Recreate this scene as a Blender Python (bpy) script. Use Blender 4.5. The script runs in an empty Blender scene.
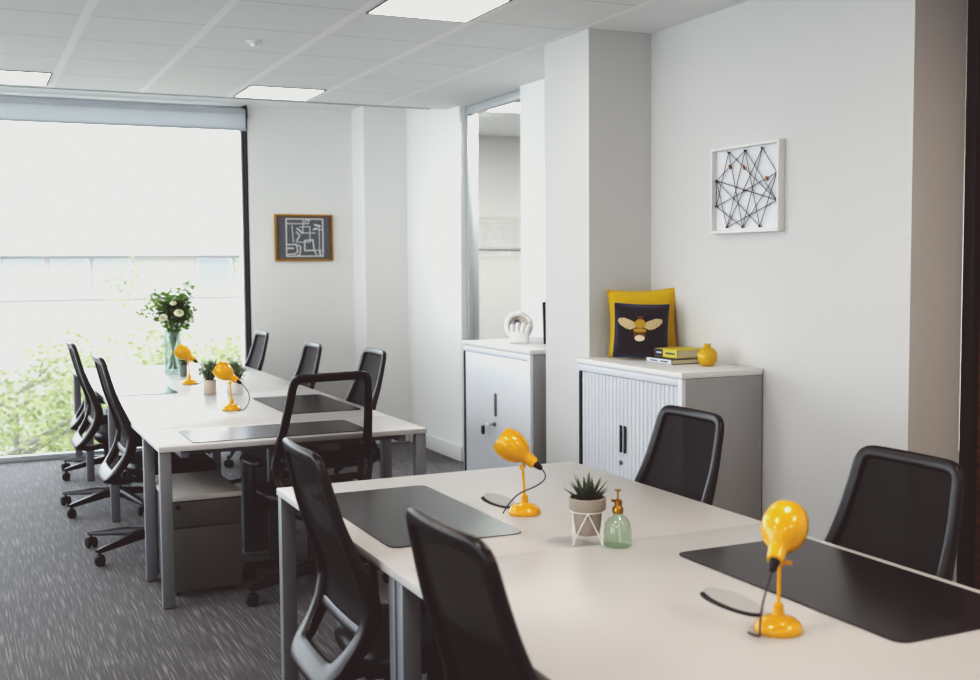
import bpy, bmesh, math, random
from mathutils import Vector, Matrix
PI = math.pi
random.seed(7)
scene = bpy.context.scene
COL = scene.collection

# ------------------------------------------------------------------ colour helpers
def lin(c):
    c = c / 255.0
    return c / 12.92 if c <= 0.04045 else ((c + 0.055) / 1.055) ** 2.4
def rgb(r, g, b): return (lin(r), lin(g), lin(b), 1.0)

# ------------------------------------------------------------------ materials
MATS = {}
def mat(name, col, rough=0.5, metal=0.0, spec=0.5, emit=None, estr=0.0, noise=None, bump=None, coat=0.0, sheen=0.0):
    m = bpy.data.materials.new(name); m.use_nodes = True
    nt = m.node_tree; b = nt.nodes['Principled BSDF']
    b.inputs['Base Color'].default_value = col
    b.inputs['Roughness'].default_value = rough
    b.inputs['Metallic'].default_value = metal
    b.inputs['Specular IOR Level'].default_value = spec
    b.inputs['Coat Weight'].default_value = coat
    b.inputs['Coat Roughness'].default_value = 0.08
    b.inputs['Sheen Weight'].default_value = sheen
    if emit:
        b.inputs['Emission Color'].default_value = emit
        b.inputs['Emission Strength'].default_value = estr
    if noise or bump:
        tc = nt.nodes.new('ShaderNodeTexCoord')
        n = nt.nodes.new('ShaderNodeTexNoise')
        n.inputs['Scale'].default_value = (noise or bump)[0]
        n.inputs['Detail'].default_value = 4
        nt.links.new(tc.outputs['Object'], n.inputs['Vector'])
        if noise:
            r = nt.nodes.new('ShaderNodeMapRange')
            r.inputs['To Min'].default_value = 1 - noise[1]; r.inputs['To Max'].default_value = 1 + noise[1]
            nt.links.new(n.outputs['Fac'], r.inputs['Value'])
            mx = nt.nodes.new('ShaderNodeVectorMath'); mx.operation = 'SCALE'
            mx.inputs[0].default_value = col[:3]
            nt.links.new(r.outputs['Result'], mx.inputs['Scale'])
            nt.links.new(mx.outputs['Vector'], b.inputs['Base Color'])
        if bump:
            bp = nt.nodes.new('ShaderNodeBump'); bp.inputs['Strength'].default_value = bump[1]
            bp.inputs['Distance'].default_value = 0.002
            nt.links.new(n.outputs['Fac'], bp.inputs['Height'])
            nt.links.new(bp.outputs['Normal'], b.inputs['Normal'])
    MATS[name] = m
    return m

def thin_glass(name, tint=(0.97, 0.98, 0.98, 1), refl=1.0, base=0.0, film=(0.8, 0.85, 0.85, 1)):
    m = bpy.data.materials.new(name); m.use_nodes = True
    nt = m.node_tree; nt.nodes.clear()
    out = nt.nodes.new('ShaderNodeOutputMaterial')
    tr = nt.nodes.new('ShaderNodeBsdfTransparent'); tr.inputs['Color'].default_value = tint
    gl = nt.nodes.new('ShaderNodeBsdfGlossy'); gl.inputs['Roughness'].default_value = 0.02
    fr = nt.nodes.new('ShaderNodeLayerWeight'); fr.inputs['Blend'].default_value = 0.5
    pw = nt.nodes.new('ShaderNodeMath'); pw.operation = 'POWER'; pw.inputs[1].default_value = 4.0
    nt.links.new(fr.outputs['Facing'], pw.inputs[0])
    mu = nt.nodes.new('ShaderNodeMath'); mu.operation = 'MULTIPLY_ADD'; mu.inputs[1].default_value = 0.7 * refl; mu.inputs[2].default_value = 0.04 * refl
    nt.links.new(pw.outputs[0], mu.inputs[0])
    mx = nt.nodes.new('ShaderNodeMixShader')
    nt.links.new(mu.outputs[0], mx.inputs[0])
    nt.links.new(tr.outputs[0], mx.inputs[1]); nt.links.new(gl.outputs[0], mx.inputs[2])
    last = mx
    if base > 0:
        df = nt.nodes.new('ShaderNodeBsdfDiffuse'); df.inputs['Color'].default_value = film
        m2 = nt.nodes.new('ShaderNodeMixShader'); m2.inputs[0].default_value = base
        nt.links.new(mx.outputs[0], m2.inputs[1]); nt.links.new(df.outputs[0], m2.inputs[2])
        last = m2
    nt.links.new(last.outputs[0], out.inputs['Surface'])
    return m

def mesh_fabric(name, col, trans):
    m = bpy.data.materials.new(name); m.use_nodes = True
    nt = m.node_tree; b = nt.nodes['Principled BSDF']
    b.inputs['Base Color'].default_value = col; b.inputs['Roughness'].default_value = 0.6; b.inputs['Specular IOR Level'].default_value = 0.25
    tr = nt.nodes.new('ShaderNodeBsdfTransparent')
    mx = nt.nodes.new('ShaderNodeMixShader'); mx.inputs[0].default_value = 1 - trans
    out = nt.nodes['Material Output']
    nt.links.new(tr.outputs[0], mx.inputs[1]); nt.links.new(b.outputs[0], mx.inputs[2])
    nt.links.new(mx.outputs[0], out.inputs['Surface'])
    return m

def carpet_mat():
    m = bpy.data.materials.new('carpet'); m.use_nodes = True
    nt = m.node_tree; b = nt.nodes['Principled BSDF']; N = nt.nodes.new; L = nt.links.new
    tc = N('ShaderNodeTexCoord')
    mp = N('ShaderNodeMapping'); mp.inputs['Scale'].default_value = (150, 4.5, 1)
    L(tc.outputs['Object'], mp.inputs['Vector'])
    n = N('ShaderNodeTexNoise'); n.inputs['Scale'].default_value = 1.0; n.inputs['Detail'].default_value = 2
    L(mp.outputs[0], n.inputs['Vector'])
    r = N('ShaderNodeValToRGB')
    r.color_ramp.elements[0].position = 0.40; r.color_ramp.elements[0].color = rgb(44, 42, 45)
    r.color_ramp.elements[1].position = 0.74; r.color_ramp.elements[1].color = rgb(130, 126, 124)
    e = r.color_ramp.elements.new(0.53); e.color = rgb(60, 58, 61)
    L(n.outputs['Fac'], r.inputs['Fac'])
    # half-metre carpet tiles: a faint darker joint and a slight shade change from tile to tile
    ck = N('ShaderNodeTexChecker'); ck.inputs['Scale'].default_value = 2.0
    ck.inputs['Color1'].default_value = (1, 1, 1, 1); ck.inputs['Color2'].default_value = (0.90, 0.90, 0.90, 1)
    L(tc.outputs['Object'], ck.inputs['Vector'])
    mx = N('ShaderNodeMix'); mx.data_type = 'RGBA'; mx.blend_type = 'MULTIPLY'; mx.inputs[0].default_value = 1
    L(r.outputs[0], mx.inputs[6]); L(ck.outputs['Color'], mx.inputs[7])
    L(mx.outputs[2], b.inputs['Base Color'])
    b.inputs['Roughness'].default_value = 0.75
    b.inputs['Specular IOR Level'].default_value = 0.35
    b.inputs['Sheen Weight'].default_value = 0.25
    bp = N('ShaderNodeBump'); bp.inputs['Strength'].default_value = 0.35; bp.inputs['Distance'].default_value = 0.004
    L(n.outputs['Fac'], bp.inputs['Height']); L(bp.outputs['Normal'], b.inputs['Normal'])
    return m

def ceiling_mat():
    m = bpy.data.materials.new('ceiling_tiles'); m.use_nodes = True
    nt = m.node_tree; b = nt.nodes['Principled BSDF']; N = nt.nodes.new; L = nt.links.new
    def math_(op, a, bb=None):
        q = N('ShaderNodeMath'); q.operation = op
        for i, v in enumerate((a, bb)):
            if v is None: continue
            if isinstance(v, (int, float)): q.inputs[i].default_value = v
            else: L(v, q.inputs[i])
        return q.outputs[0]
    tc = N('ShaderNodeTexCoord'); sp = N('ShaderNodeSeparateXYZ'); L(tc.outputs['Object'], sp.inputs[0])
    def line(coord, off, pitch, half):
        q = math_('PINGPONG', math_('SUBTRACT', coord, off), pitch / 2)
        return math_('LESS_THAN', q, half)
    band = line(sp.outputs['X'], 0.58, 0.585, 0.022)
    joint = line(sp.outputs['Y'], 5.80, 0.60, 0.004)
    a = N('ShaderNodeMix'); a.data_type = 'RGBA'
    a.inputs[6].default_value = rgb(238, 239, 237); a.inputs[7].default_value = rgb(196, 197, 195)
    L(joint, a.inputs[0])
    c = N('ShaderNodeMix'); c.data_type = 'RGBA'; c.inputs[7].default_value = rgb(250, 250, 249)
    L(band, c.inputs[0]); L(a.outputs[2], c.inputs[6]); L(c.outputs[2], b.inputs['Base Color'])
    b.inputs['Roughness'].default_value = 0.6
    b.inputs['Specular IOR Level'].default_value = 0.3
    return m

def wood_mat():
    m = bpy.data.materials.new('dark_wood'); m.use_nodes = True
    nt = m.node_tree; b = nt.nodes['Principled BSDF']; N = nt.nodes.new; L = nt.links.new
    tc = N('ShaderNodeTexCoord'); mp = N('ShaderNodeMapping'); mp.inputs['Scale'].default_value = (3, 3, 60)
    L(tc.outputs['Object'], mp.inputs['Vector'])
    n = N('ShaderNodeTexNoise'); n.inputs['Scale'].default_value = 1.5; n.inputs['Detail'].default_value = 6
    L(mp.outputs[0], n.inputs['Vector'])
    r = N('ShaderNodeValToRGB')
    r.color_ramp.elements[0].position = 0.3; r.color_ramp.elements[0].color = rgb(84, 52, 34)
    r.color_ramp.elements[1].position = 0.75; r.color_ramp.elements[1].color = rgb(160, 106, 68)
    L(n.outputs['Fac'], r.inputs['Fac']); L(r.outputs[0], b.inputs['Base Color'])
    b.inputs['Roughness'].default_value = 0.45
    return m

def leaf_mat(name, c1, c2, trans=0.4):
    m = bpy.data.materials.new(name); m.use_nodes = True
    nt = m.node_tree; b = nt.nodes['Principled BSDF']; N = nt.nodes.new; L = nt.links.new
    tc = N('ShaderNodeTexCoord')
    n = N('ShaderNodeTexNoise'); n.inputs['Scale'].default_value = 3.0
    L(tc.outputs['Object'], n.inputs['Vector'])
    r = N('ShaderNodeValToRGB')
    r.color_ramp.elements[0].position = 0.35; r.color_ramp.elements[0].color = c1
    r.color_ramp.elements[1].position = 0.65; r.color_ramp.elements[1].color = c2
    L(n.outputs['Fac'], r.inputs['Fac']); L(r.outputs[0], b.inputs['Base Color'])
    b.inputs['Roughness'].default_value = 0.55
    tl = N('ShaderNodeBsdfTranslucent'); L(r.outputs[0], tl.inputs['Color'])
    mx = N('ShaderNodeMixShader'); mx.inputs[0].default_value = trans
    L(b.outputs[0], mx.inputs[1]); L(tl.outputs[0], mx.inputs[2])
    L(mx.outputs[0], nt.nodes['Material Output'].inputs['Surface'])
    return m

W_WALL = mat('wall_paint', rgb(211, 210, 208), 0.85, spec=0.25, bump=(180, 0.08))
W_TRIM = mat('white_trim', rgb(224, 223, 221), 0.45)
W_WALL_LIT = mat('wall_paint_lit', rgb(240, 239, 237), 0.85, spec=0.25, bump=(180, 0.08))  # window-end walls: same paint with stronger light put into its colour
M_CEIL = ceiling_mat()
M_PLASTER = mat('ceiling_plaster', rgb(240, 241, 240), 0.8, spec=0.2)
M_CARPET = carpet_mat()
M_WOOD = wood_mat()
M_DARKFRAME = mat('door_frame_dark', rgb(42, 30, 26), 0.5)
M_BLACKAL = mat('window_frame_dark', rgb(24, 27, 31), 0.75, spec=0.15)
M_ALU = mat('aluminium', rgb(196, 200, 202), 0.4, metal=0.3)
M_BLIND = leaf_mat('blind_fabric', rgb(226, 229, 232), rgb(228, 231, 234), 0.42)
M_GLASS = thin_glass('window_glass', (0.98, 0.99, 0.99, 1), 0.8)
M_PGLASS = thin_glass('partition_glass', (0.93, 0.95, 0.94, 1), 1.0)
M_LIGHT = mat('light_diffuser', rgb(250, 250, 248), 0.5, emit=(1.0, 0.96, 0.91, 1), estr=9.0)
M_GROOVE = mat('light_shadow_gap', rgb(120, 120, 118), 0.6)
M_DESK = mat('white_laminate', rgb(190, 188, 186), 0.42, spec=0.45, bump=(220, 0.03))
M_EDGE = mat('worktop_edge', rgb(190, 187, 182), 0.5)
M_LEG = mat('silver_leg', rgb(132, 134, 138), 0.42, metal=0.25)
M_SILVER = mat('silver_steel', rgb(163, 163, 163), 0.45, metal=0.1, bump=(400, 0.04))
M_SILVERLT = mat('light_steel', rgb(212, 215, 220), 0.5)
M_PED = mat('pedestal_steel', rgb(92, 92, 92), 0.5)
M_PEDTOP = mat('pedestal_top', rgb(186, 184, 180), 0.55)
M_GAP = mat('dark_gap', rgb(44, 44, 48), 0.7)
M_HANDLE = mat('grey_handle', rgb(110, 113, 118), 0.4)
M_BLACK = mat('black_plastic', rgb(20, 18, 20), 0.30)
M_BLACKG = mat('black_gloss', rgb(15, 14, 17), 0.3)
M_SEAT = mat('black_upholstery', rgb(13, 11, 13), 0.42, bump=(900, 0.15))
M_RUBBER = mat('black_rubber', rgb(16, 15, 16), 0.6)
M_CHROME = mat('chrome', rgb(200, 200, 200), 0.2, metal=1.0)
M_MESHD = mesh_fabric('dense_mesh', rgb(7, 6, 7), 0.045)
M_MESHO = mesh_fabric('open_mesh', rgb(14, 12, 13), 0.62)
M_MAT = mat('dark_leather_mat', rgb(30, 27, 28), 0.25, spec=0.6)
M_YEL = mat('yellow_enamel', rgb(230, 168, 12), 0.24, coat=0.6)
M_CABLE = mat('grey_cable', rgb(70, 62, 70), 0.5)
M_CONCRETE = mat('concrete_pot', rgb(158, 149, 140), 0.85, noise=(40, 0.12))
M_WIREW = mat('white_wire', rgb(240, 238, 234), 0.4)
M_SOIL = mat('soil', rgb(66, 48, 36), 0.95, noise=(120, 0.4))
M_ALOE = leaf_mat('aloe_leaf', rgb(56, 74, 56), rgb(98, 116, 88), 0.1)
M_BRASS = mat('aged_brass', rgb(176, 138, 66), 0.32, metal=0.85)
M_GREENGL = thin_glass('green_glass', (0.84, 0.92, 0.84, 1), 1.6, 0.07, rgb(150, 186, 150))
M_VASEGL = thin_glass('vase_glass', (0.90, 0.94, 0.93, 1), 1.4, 0.08, rgb(215, 225, 222))
M_PINKPOT = mat('pale_clay', rgb(202, 188, 178), 0.8, noise=(30, 0.06))
M_WHITEPOT = mat('white_ceramic', rgb(226, 226, 222), 0.4)
M_GREYPOT = mat('grey_ceramic', rgb(128, 132, 128), 0.6)
M_LEAF = leaf_mat('house_leaf', rgb(112, 130, 102), rgb(166, 180, 148), 0.35)  # greens lightened in colour to imitate haze over the far bench
M_LEAF2 = leaf_mat('bouquet_leaf', rgb(72, 106, 46), rgb(150, 174, 92), 0.45)
M_STEM = mat('green_stem', rgb(80, 116, 90), 0.5)
M_ROSE = mat('cream_petals', rgb(240, 240, 214), 0.6, sheen=0.3)
M_MUSTARD = mat('mustard_cotton', rgb(206, 168, 8), 0.9, sheen=0.3, bump=(700, 0.2))
M_NAVY = mat('navy_velvet', rgb(28, 26, 44), 0.85, sheen=0.7, bump=(700, 0.2))
M_PIPING = mat('navy_piping', rgb(34, 60, 104), 0.8, sheen=0.5)
M_BEEGOLD = mat('bee_gold', rgb(186, 148, 62), 0.8)
M_BEEWING = mat('bee_wing', rgb(198, 178, 140), 0.8, noise=(90, 0.25))
M_BEEDARK = mat('bee_brown', rgb(112, 86, 50), 0.85)
M_BEEWHITE = mat('bee_cream', rgb(226, 208, 186), 0.8)
M_BK_Y = mat('book_yellow', rgb(212, 196, 78), 0.5)
M_BK_N = mat('book_navy', rgb(52, 62, 78), 0.5)
M_BK_W = mat('book_pale', rgb(206, 210, 216), 0.45)
M_BK_S = mat('book_cover_slate', rgb(84, 86, 92), 0.5)
M_PAGES = mat('book_pages', rgb(210, 200, 176), 0.85)
M_YVASE = mat('mustard_glaze', rgb(204, 162, 24), 0.3, coat=0.4)
M_WHITE = mat('white_gloss', rgb(244, 243, 240), 0.35)
M_BEIGE = mat('clock_face', rgb(212, 202, 192), 0.5)
M_BLUEGREY = mat('blue_grey', rgb(96, 108, 128), 0.5)
M_GOLD = mat('gold_frame', rgb(176, 132, 48), 0.4, metal=0.4)
M_PRINT = mat('grey_print', rgb(112, 113, 117), 0.6)
M_LINE = mat('white_line', rgb(226, 228, 228), 0.6)
M_BOARD = mat('white_board', rgb(222, 222, 224), 0.6)
M_STRING = mat('black_string', rgb(40, 38, 44), 0.8)
M_BEAD = mat('brown_bead', rgb(150, 108, 72), 0.6)
M_OUTWALL = mat('outside_render', rgb(158, 155, 150), 0.9)
M_OUTROOF = mat('outside_roof', rgb(121, 122, 124), 0.8)
M_OUTTRIM = mat('outside_trim', rgb(176, 177, 178), 0.7)
M_OUTWIN = mat('outside_pane', rgb(146, 149, 150), 0.7)
M_OUTWIN2 = mat('outside_pane_dark', rgb(138, 142, 144), 0.7)
M_GROUND = mat('outside_paving', rgb(190, 190, 186), 0.9)
M_TREE = leaf_mat('tree_leaf', rgb(122, 134, 88), rgb(168, 172, 132), 0.4)
M_TREE2 = leaf_mat('tree_leaf_dark', rgb(106, 120, 74), rgb(162, 168, 124), 0.4)
M_BARK = mat('bark', rgb(126, 122, 114), 0.9)
M_CARRED = mat('red_paint', rgb(150, 104, 94), 0.5)

# ------------------------------------------------------------------ object helpers
def link(name, bm, material, parent=None, smooth=35, loc=None):
    me = bpy.data.meshes.new(name)
    bmesh.ops.recalc_face_normals(bm, faces=bm.faces)
    bm.to_mesh(me); bm.free()
    if smooth:
        me.polygons.foreach_set('use_smooth', [True] * len(me.polygons))
        me.set_sharp_from_angle(angle=math.radians(smooth))
    me.materials.append(material)
    o = bpy.data.objects.new(name, me); COL.objects.link(o)
    if parent: o.parent = parent
    if loc is not None: o.location = loc
    return o
def tag(o, label, cat, group=None):
    o['label'] = label; o['category'] = cat
    if group: o['group'] = group
    return o
def thing(name, label, cat, loc=(0, 0, 0), rz=0, group=None):
    o = bpy.data.objects.new(name, None); COL.objects.link(o)
    o.empty_display_size = 0.1
    o.location = loc; o.rotation_euler = (0, 0, rz)
    return tag(o, label, cat, group)
def struct(name, bm, material, parent=None, smooth=35):
    o = link(name, bm, material, parent, smooth)
    if not parent: o['kind'] = 'structure'
    return o
def copy_tree(o, parent=None):
    c = o.copy(); COL.objects.link(c)
    c.parent = parent
    for ch in list(o.children): copy_tree(ch, c)
    return c
def dup(root, loc, rz, label, group=None):
    c = copy_tree(root); c.location = loc; c.rotation_euler = (0, 0, rz); c['label'] = label
    if group: c['group'] = group
    return c

# ------------------------------------------------------------------ shape helpers
def NB(): return bmesh.new()
def box(bm, x0, x1, y0, y1, z0, z1, bev=0.0, seg=2):
    v = [bm.verts.new((x, y, z)) for x in (x0, x1) for y in (y0, y1) for z in (z0, z1)]
    f = [bm.faces.new([v[i] for i in q]) for q in ((0, 1, 3, 2), (4, 6, 7, 5), (0, 4, 5, 1), (2, 3, 7, 6), (0, 2, 6, 4), (1, 5, 7, 3))]
    if bev > 0:
        es = list({e for q in f for e in q.edges})
        bmesh.ops.bevel(bm, geom=es, offset=bev, segments=seg, affect='EDGES', profile=0.5)
    return bm
def B(*a, **k): return box(NB(), *a, **k)
def lathe(bm, prof, n=32, M=None, cap=True):
    """prof: list of (r, z) revolved about z, then transformed by M"""
    M = M or Matrix.Identity(4)
    rings = []
    for r, z in prof:
        if r < 1e-6: rings.append([bm.verts.new(M @ Vector((0, 0, z)))])
        else: rings.append([bm.verts.new(M @ Vector((r * math.cos(2 * PI * i / n), r * math.sin(2 * PI * i / n), z))) for i in range(n)])
    for a, b in zip(rings, rings[1:]):
        for i in range(n):
            j = (i + 1) % n
            if len(a) == 1 and len(b) == 1: continue
            if len(a) == 1: bm.faces.new((a[0], b[i], b[j]))
            elif len(b) == 1: bm.faces.new((a[i], b[0], a[j]))
            else: bm.faces.new((a[i], b[i], b[j], a[j]))
    if cap:
        for r in (rings[0], rings[-1]):
            if len(r) > 1: bm.faces.new(r)
    return bm
def axis_m(origin, d):
    d = Vector(d).normalized()
    return Matrix.Translation(Vector(origin)) @ d.to_track_quat('Z', 'Y').to_matrix().to_4x4()
def tube(bm, pts, r, n=10, closed=False):
    pts = [Vector(p) for p in pts]; m = len(pts)
    rad = r if isinstance(r, (list, tuple)) else [r] * m
    rings = []; ref = None
    for i, p in enumerate(pts):
        if closed: t = pts[(i + 1) % m] - pts[i - 1]
        else: t = pts[min(i + 1, m - 1)] - pts[max(i - 1, 0)]
        t.normalize()
        if ref is None:
            ref = Vector((0, 0, 1)) if abs(t.z) < 0.9 else Vector((1, 0, 0))
        u = (ref - t * ref.dot(t))
        if u.length < 1e-5: u = t.orthogonal()
        u.normalize(); ref = u; w = t.cross(u)
        rings.append([bm.verts.new(p + (u * math.cos(2 * PI * k / n) + w * math.sin(2 * PI * k / n)) * rad[i]) for k in range(n)])
    prs = list(zip(rings, rings[1:])) + ([(rings[-1], rings[0])] if closed else [])
    for a, b in prs:
        for k in range(n):
            bm.faces.new((a[k], a[(k + 1) % n], b[(k + 1) % n], b[k]))
    if not closed:
        bm.faces.new(rings[0]); bm.faces.new(rings[-1])
    return bm
def sweep(bm, pts, nrm, wid, thk, closed=True, n=12, pw=0.6):
    """superellipse section: wid across the surface, thk along the surface normal"""
    m = len(pts); rings = []
    for i in range(m):
        t = (pts[(i + 1) % m] - pts[i - 1]) if closed else (pts[min(i + 1, m - 1)] - pts[max(i - 1, 0)])
        t.normalize(); N = nrm[i] - t * nrm[i].dot(t); N.normalize(); Bn = t.cross(N)
        ring = []
        for k in range(n):
            a = 2 * PI * k / n; c, s = math.cos(a), math.sin(a)
            ring.append(bm.verts.new(pts[i] + Bn * wid[i] * math.copysign(abs(c) ** pw, c) + N * thk[i] * math.copysign(abs(s) ** pw, s)))
        rings.append(ring)
    prs = list(zip(rings, rings[1:])) + ([(rings[-1], rings[0])] if closed else [])
    for a, b in prs:
        for k in range(n):
            bm.faces.new((a[k], a[(k + 1) % n], b[(k + 1) % n], b[k]))
    if not closed: bm.faces.new(rings[0]); bm.faces.new(rings[-1])
    return bm
def round_poly(P, R, seg=6):
    out = []; m = len(P)
    for i in range(m):
        p = Vector(P[i]); a = (Vector(P[i - 1]) - p); b = (Vector(P[(i + 1) % m]) - p)
        la, lb = a.length, b.length; a.normalize(); b.normalize()
        r = R[i]
        if r <= 0: out.append(p); continue
        th = a.angle(b); d = min(r / math.tan(th / 2), la * 0.49, lb * 0.49)
        p0, p1 = p + a * d, p + b * d
        for k in range(seg + 1):
            t = k / seg
            out.append(p0 * (1 - t) ** 2 + p * 2 * t * (1 - t) + p1 * t * t)
    return out
def prism(bm, poly, z0, z1, M=None):
    M = M or Matrix.Identity(4)
    lo = [bm.verts.new(M @ Vector((p[0], p[1], z0))) for p in poly]
    hi = [bm.verts.new(M @ Vector((p[0], p[1], z1))) for p in poly]
    m = len(poly)
    bm.faces.new(lo[::-1]); bm.faces.new(hi)
    for i in range(m): bm.faces.new((lo[i], lo[(i + 1) % m], hi[(i + 1) % m], hi[i]))
    return bm
def superring(bm, cx, cy, z, a, b, e=0.5, n=40):
    return [bm.verts.new((cx + a * math.copysign(abs(math.cos(2 * PI * i / n)) ** e, math.cos(2 * PI * i / n)),
                          cy + b * math.copysign(abs(math.sin(2 * PI * i / n)) ** e, math.sin(2 * PI * i / n)), z)) for i in range(n)]
def loft(bm, rings, cap=True):
    n = len(rings[0])
    for a, b in zip(rings, rings[1:]):
        for k in range(n): bm.faces.new((a[k], a[(k + 1) % n], b[(k + 1) % n], b[k]))
    if cap: bm.faces.new(rings[0]); bm.faces.new(rings[-1])
    return bm
def bez(p0, p1, p2, p3, n=14):
    p0, p1, p2, p3 = map(Vector, (p0, p1, p2, p3))
    return [p0 * (1 - t) ** 3 + p1 * 3 * t * (1 - t) ** 2 + p2 * 3 * t * t * (1 - t) + p3 * t ** 3 for t in [i / n for i in range(n + 1)]]

# ================================================================== ROOM
H = 2.72; RX = 3.32; YW = 9.73; LX = -4.2; YB = -3.0
struct('floor', B(LX, 7.2, YB, YW + 0.12, -0.12, 0.0), M_CARPET, smooth=0)
# tiled ceiling stops in front of the window; a raised plaster recess runs along the window
struct('ceiling', B(LX, 2.93, YB, 8.22, H, H + 0.06), M_CEIL, smooth=0)
bm = NB()
box(bm, 2.93, 7.2, YB, 8.22, H, H + 0.06); box(bm, 3.47, 7.2, 8.22, YW + .12, H, H + 0.19)
struct('ceiling_margin', bm, M_PLASTER, smooth=0)
bm = NB()
box(bm, LX, 3.47, 8.22, YW + 0.12, 2.85, 2.91)
box(bm, LX, 3.47, 8.222, 8.236, H, 2.85)
struct('ceiling_recess', bm, M_PLASTER, smooth=0)
struct('trim_1', B(LX, 3.312, 8.205, 8.221, H - 0.006, H + 0.0), mat('shadow_gap', rgb(176, 178, 178), 0.7), smooth=0)
# right wall, pillar, niche, end wall
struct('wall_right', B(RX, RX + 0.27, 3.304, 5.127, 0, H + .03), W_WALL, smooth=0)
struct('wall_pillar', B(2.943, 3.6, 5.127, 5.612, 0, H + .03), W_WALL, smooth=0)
bm = NB()
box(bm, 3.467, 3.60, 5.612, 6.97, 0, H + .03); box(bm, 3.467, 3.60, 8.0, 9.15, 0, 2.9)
struct('wall_partition', bm, W_WALL_LIT, smooth=0)
struct('wall_column', B(3.09, 3.60, 9.15, YW + .12, 0, 2.9), W_WALL_LIT, smooth=0)
struct('wall_back', B(2.189, 3.09, 9.465, YW + .12, 0, 2.88), W_WALL_LIT, smooth=0)
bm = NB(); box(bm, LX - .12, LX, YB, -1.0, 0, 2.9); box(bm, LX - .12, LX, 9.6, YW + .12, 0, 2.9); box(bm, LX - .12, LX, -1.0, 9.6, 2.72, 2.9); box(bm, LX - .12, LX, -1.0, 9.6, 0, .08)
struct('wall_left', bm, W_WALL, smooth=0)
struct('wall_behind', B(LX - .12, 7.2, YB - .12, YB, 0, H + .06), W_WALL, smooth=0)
# recess with wooden door on the right
struct('wall_recess', B(3.59, 3.72, YB, 2.30, 0, H + .03), W_WALL, smooth=0)
dr = struct('door_1', B(3.63, 3.675, 2.40, 3.25, 0.005, 2.40, bev=.002), M_WOOD)
bm = NB()
box(bm, 3.592, 3.70, 3.250, 3.302, 0.0, H + .02, .002); box(bm, 3.592, 3.70, 2.302, 2.40, 0.0, H + .02, .002); box(bm, 3.592, 3.70, 2.40, 3.25, 2.40, H + .02, .002)
link('door_frame', bm, M_DARKFRAME, dr)
bm = NB(); tube(bm, [(3.628, 2.47, 1.0), (3.585, 2.47, 1.0), (3.58, 2.50, 1.0), (3.58, 2.60, 1.0)], .009); link('door_handle', bm, M_CHROME, dr)
# meeting room behind the glass
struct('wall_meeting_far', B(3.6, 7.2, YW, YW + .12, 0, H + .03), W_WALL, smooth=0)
struct('wall_meeting_side', B(7.2, 7.3, YB, YW + .12, 0, H + .06), W_WALL, smooth=0)
struct('trim_2', B(3.62, 7.19, YW - .025, YW - .002, 1.66, 1.69, .003), mat('dado_rail', rgb(196, 196, 194), 0.5))
# baseboards
def board(name, *a): struct(name, B(*a, bev=.006), W_TRIM)
board('baseboard_right', RX - .015, RX, 3.304, 5.127, 0, .12)
board('baseboard_partition', 3.452, 3.467, 8.0, 9.15, 0, .12)
board('baseboard_niche', 3.452, 3.467, 5.62, 6.95, 0, .12)
board('baseboard_pillar', 2.928, 2.943, 5.127, 5.612, 0, .12)
board('baseboard_back', 2.190, 3.09, 9.45, 9.465, 0, .12)
board('baseboard_column', 3.09, 3.452, 9.135, 9.15, 0, .12)
# glazed partition panel
wp = struct('window_2', B(3.540, 3.548, 7.0, 7.97, 0.06, 2.66), M_PGLASS, smooth=0)
bm = NB()
box(bm, 3.515, 3.601, 7.965, 7.998, 0.0, 2.715, .003); box(bm, 3.515, 3.575, 6.972, 7.005, 0.0, 2.715, .003)
box(bm, 3.515, 3.575, 7.005, 7.965, 2.655, 2.715, .003); box(bm, 3.515, 3.575, 7.005, 7.965, 0.0, .07, .003)
link('window_frame', bm, M_ALU, wp)
# big window
wn = struct('window_1', B(LX + .04, 2.177, 9.625, 9.632, 0.04, 2.84), M_GLASS, smooth=0)
bm = NB()
box(bm, 2.178, 2.188, 9.470, 9.66, 0.0, 2.849, .002)
link('window_frame', bm, M_BLACKAL, wn)
bm = NB(); box(bm, LX + .04, 2.177, 9.60, 9.66, 0.0, .045, .004); box(bm, LX + .04, 2.177, 9.60, 9.66, 2.80, 2.849, .004); box(bm, LX, LX + .05, 9.60, 9.66, 0, 2.849, .004)
link('window_frame', bm, M_ALU, wn)
bm = NB()
box(bm, 2.160, 2.177, 9.60, 9.66, 0.045, 2.8, .002)
link('window_trim', bm, M_ALU, wn)
wl = struct('window_3', B(LX - .07, LX - .06, -1.0, 9.6, .08, 2.72), M_GLASS, smooth=0)
bm = NB()
for yy in (-1.0, 1.6, 4.25, 6.9, 9.555): box(bm, LX - .10, LX - .03, yy, yy + .045, .08, 2.72, .003)
link('window_frame', bm, M_BLACKAL, wl)
bl = thing('roller_blind', 'pale grey roller blind drawn up at the top of the big window', 'blind', (-.885, 9.44, 2.655))
link('blind_fabric', B(-3.2, 3.055, -.004, .004, -.01, .16), M_BLIND, bl, smooth=0)
bm = NB(); lathe(bm, [(.03, 0), (.03, 6.25)], 20, axis_m((-3.195, .018, .135), (1, 0, 0))); link('roller', bm, M_BLIND, bl)
link('bottom_bar', B(-3.2, 3.06, -.012, .012, -.022, -.006, bev=.004), M_ALU, bl)
link('bracket', B(3.057, 3.066, -.02, .05, .08, .168, bev=.002), M_BLACKAL, bl)
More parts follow.
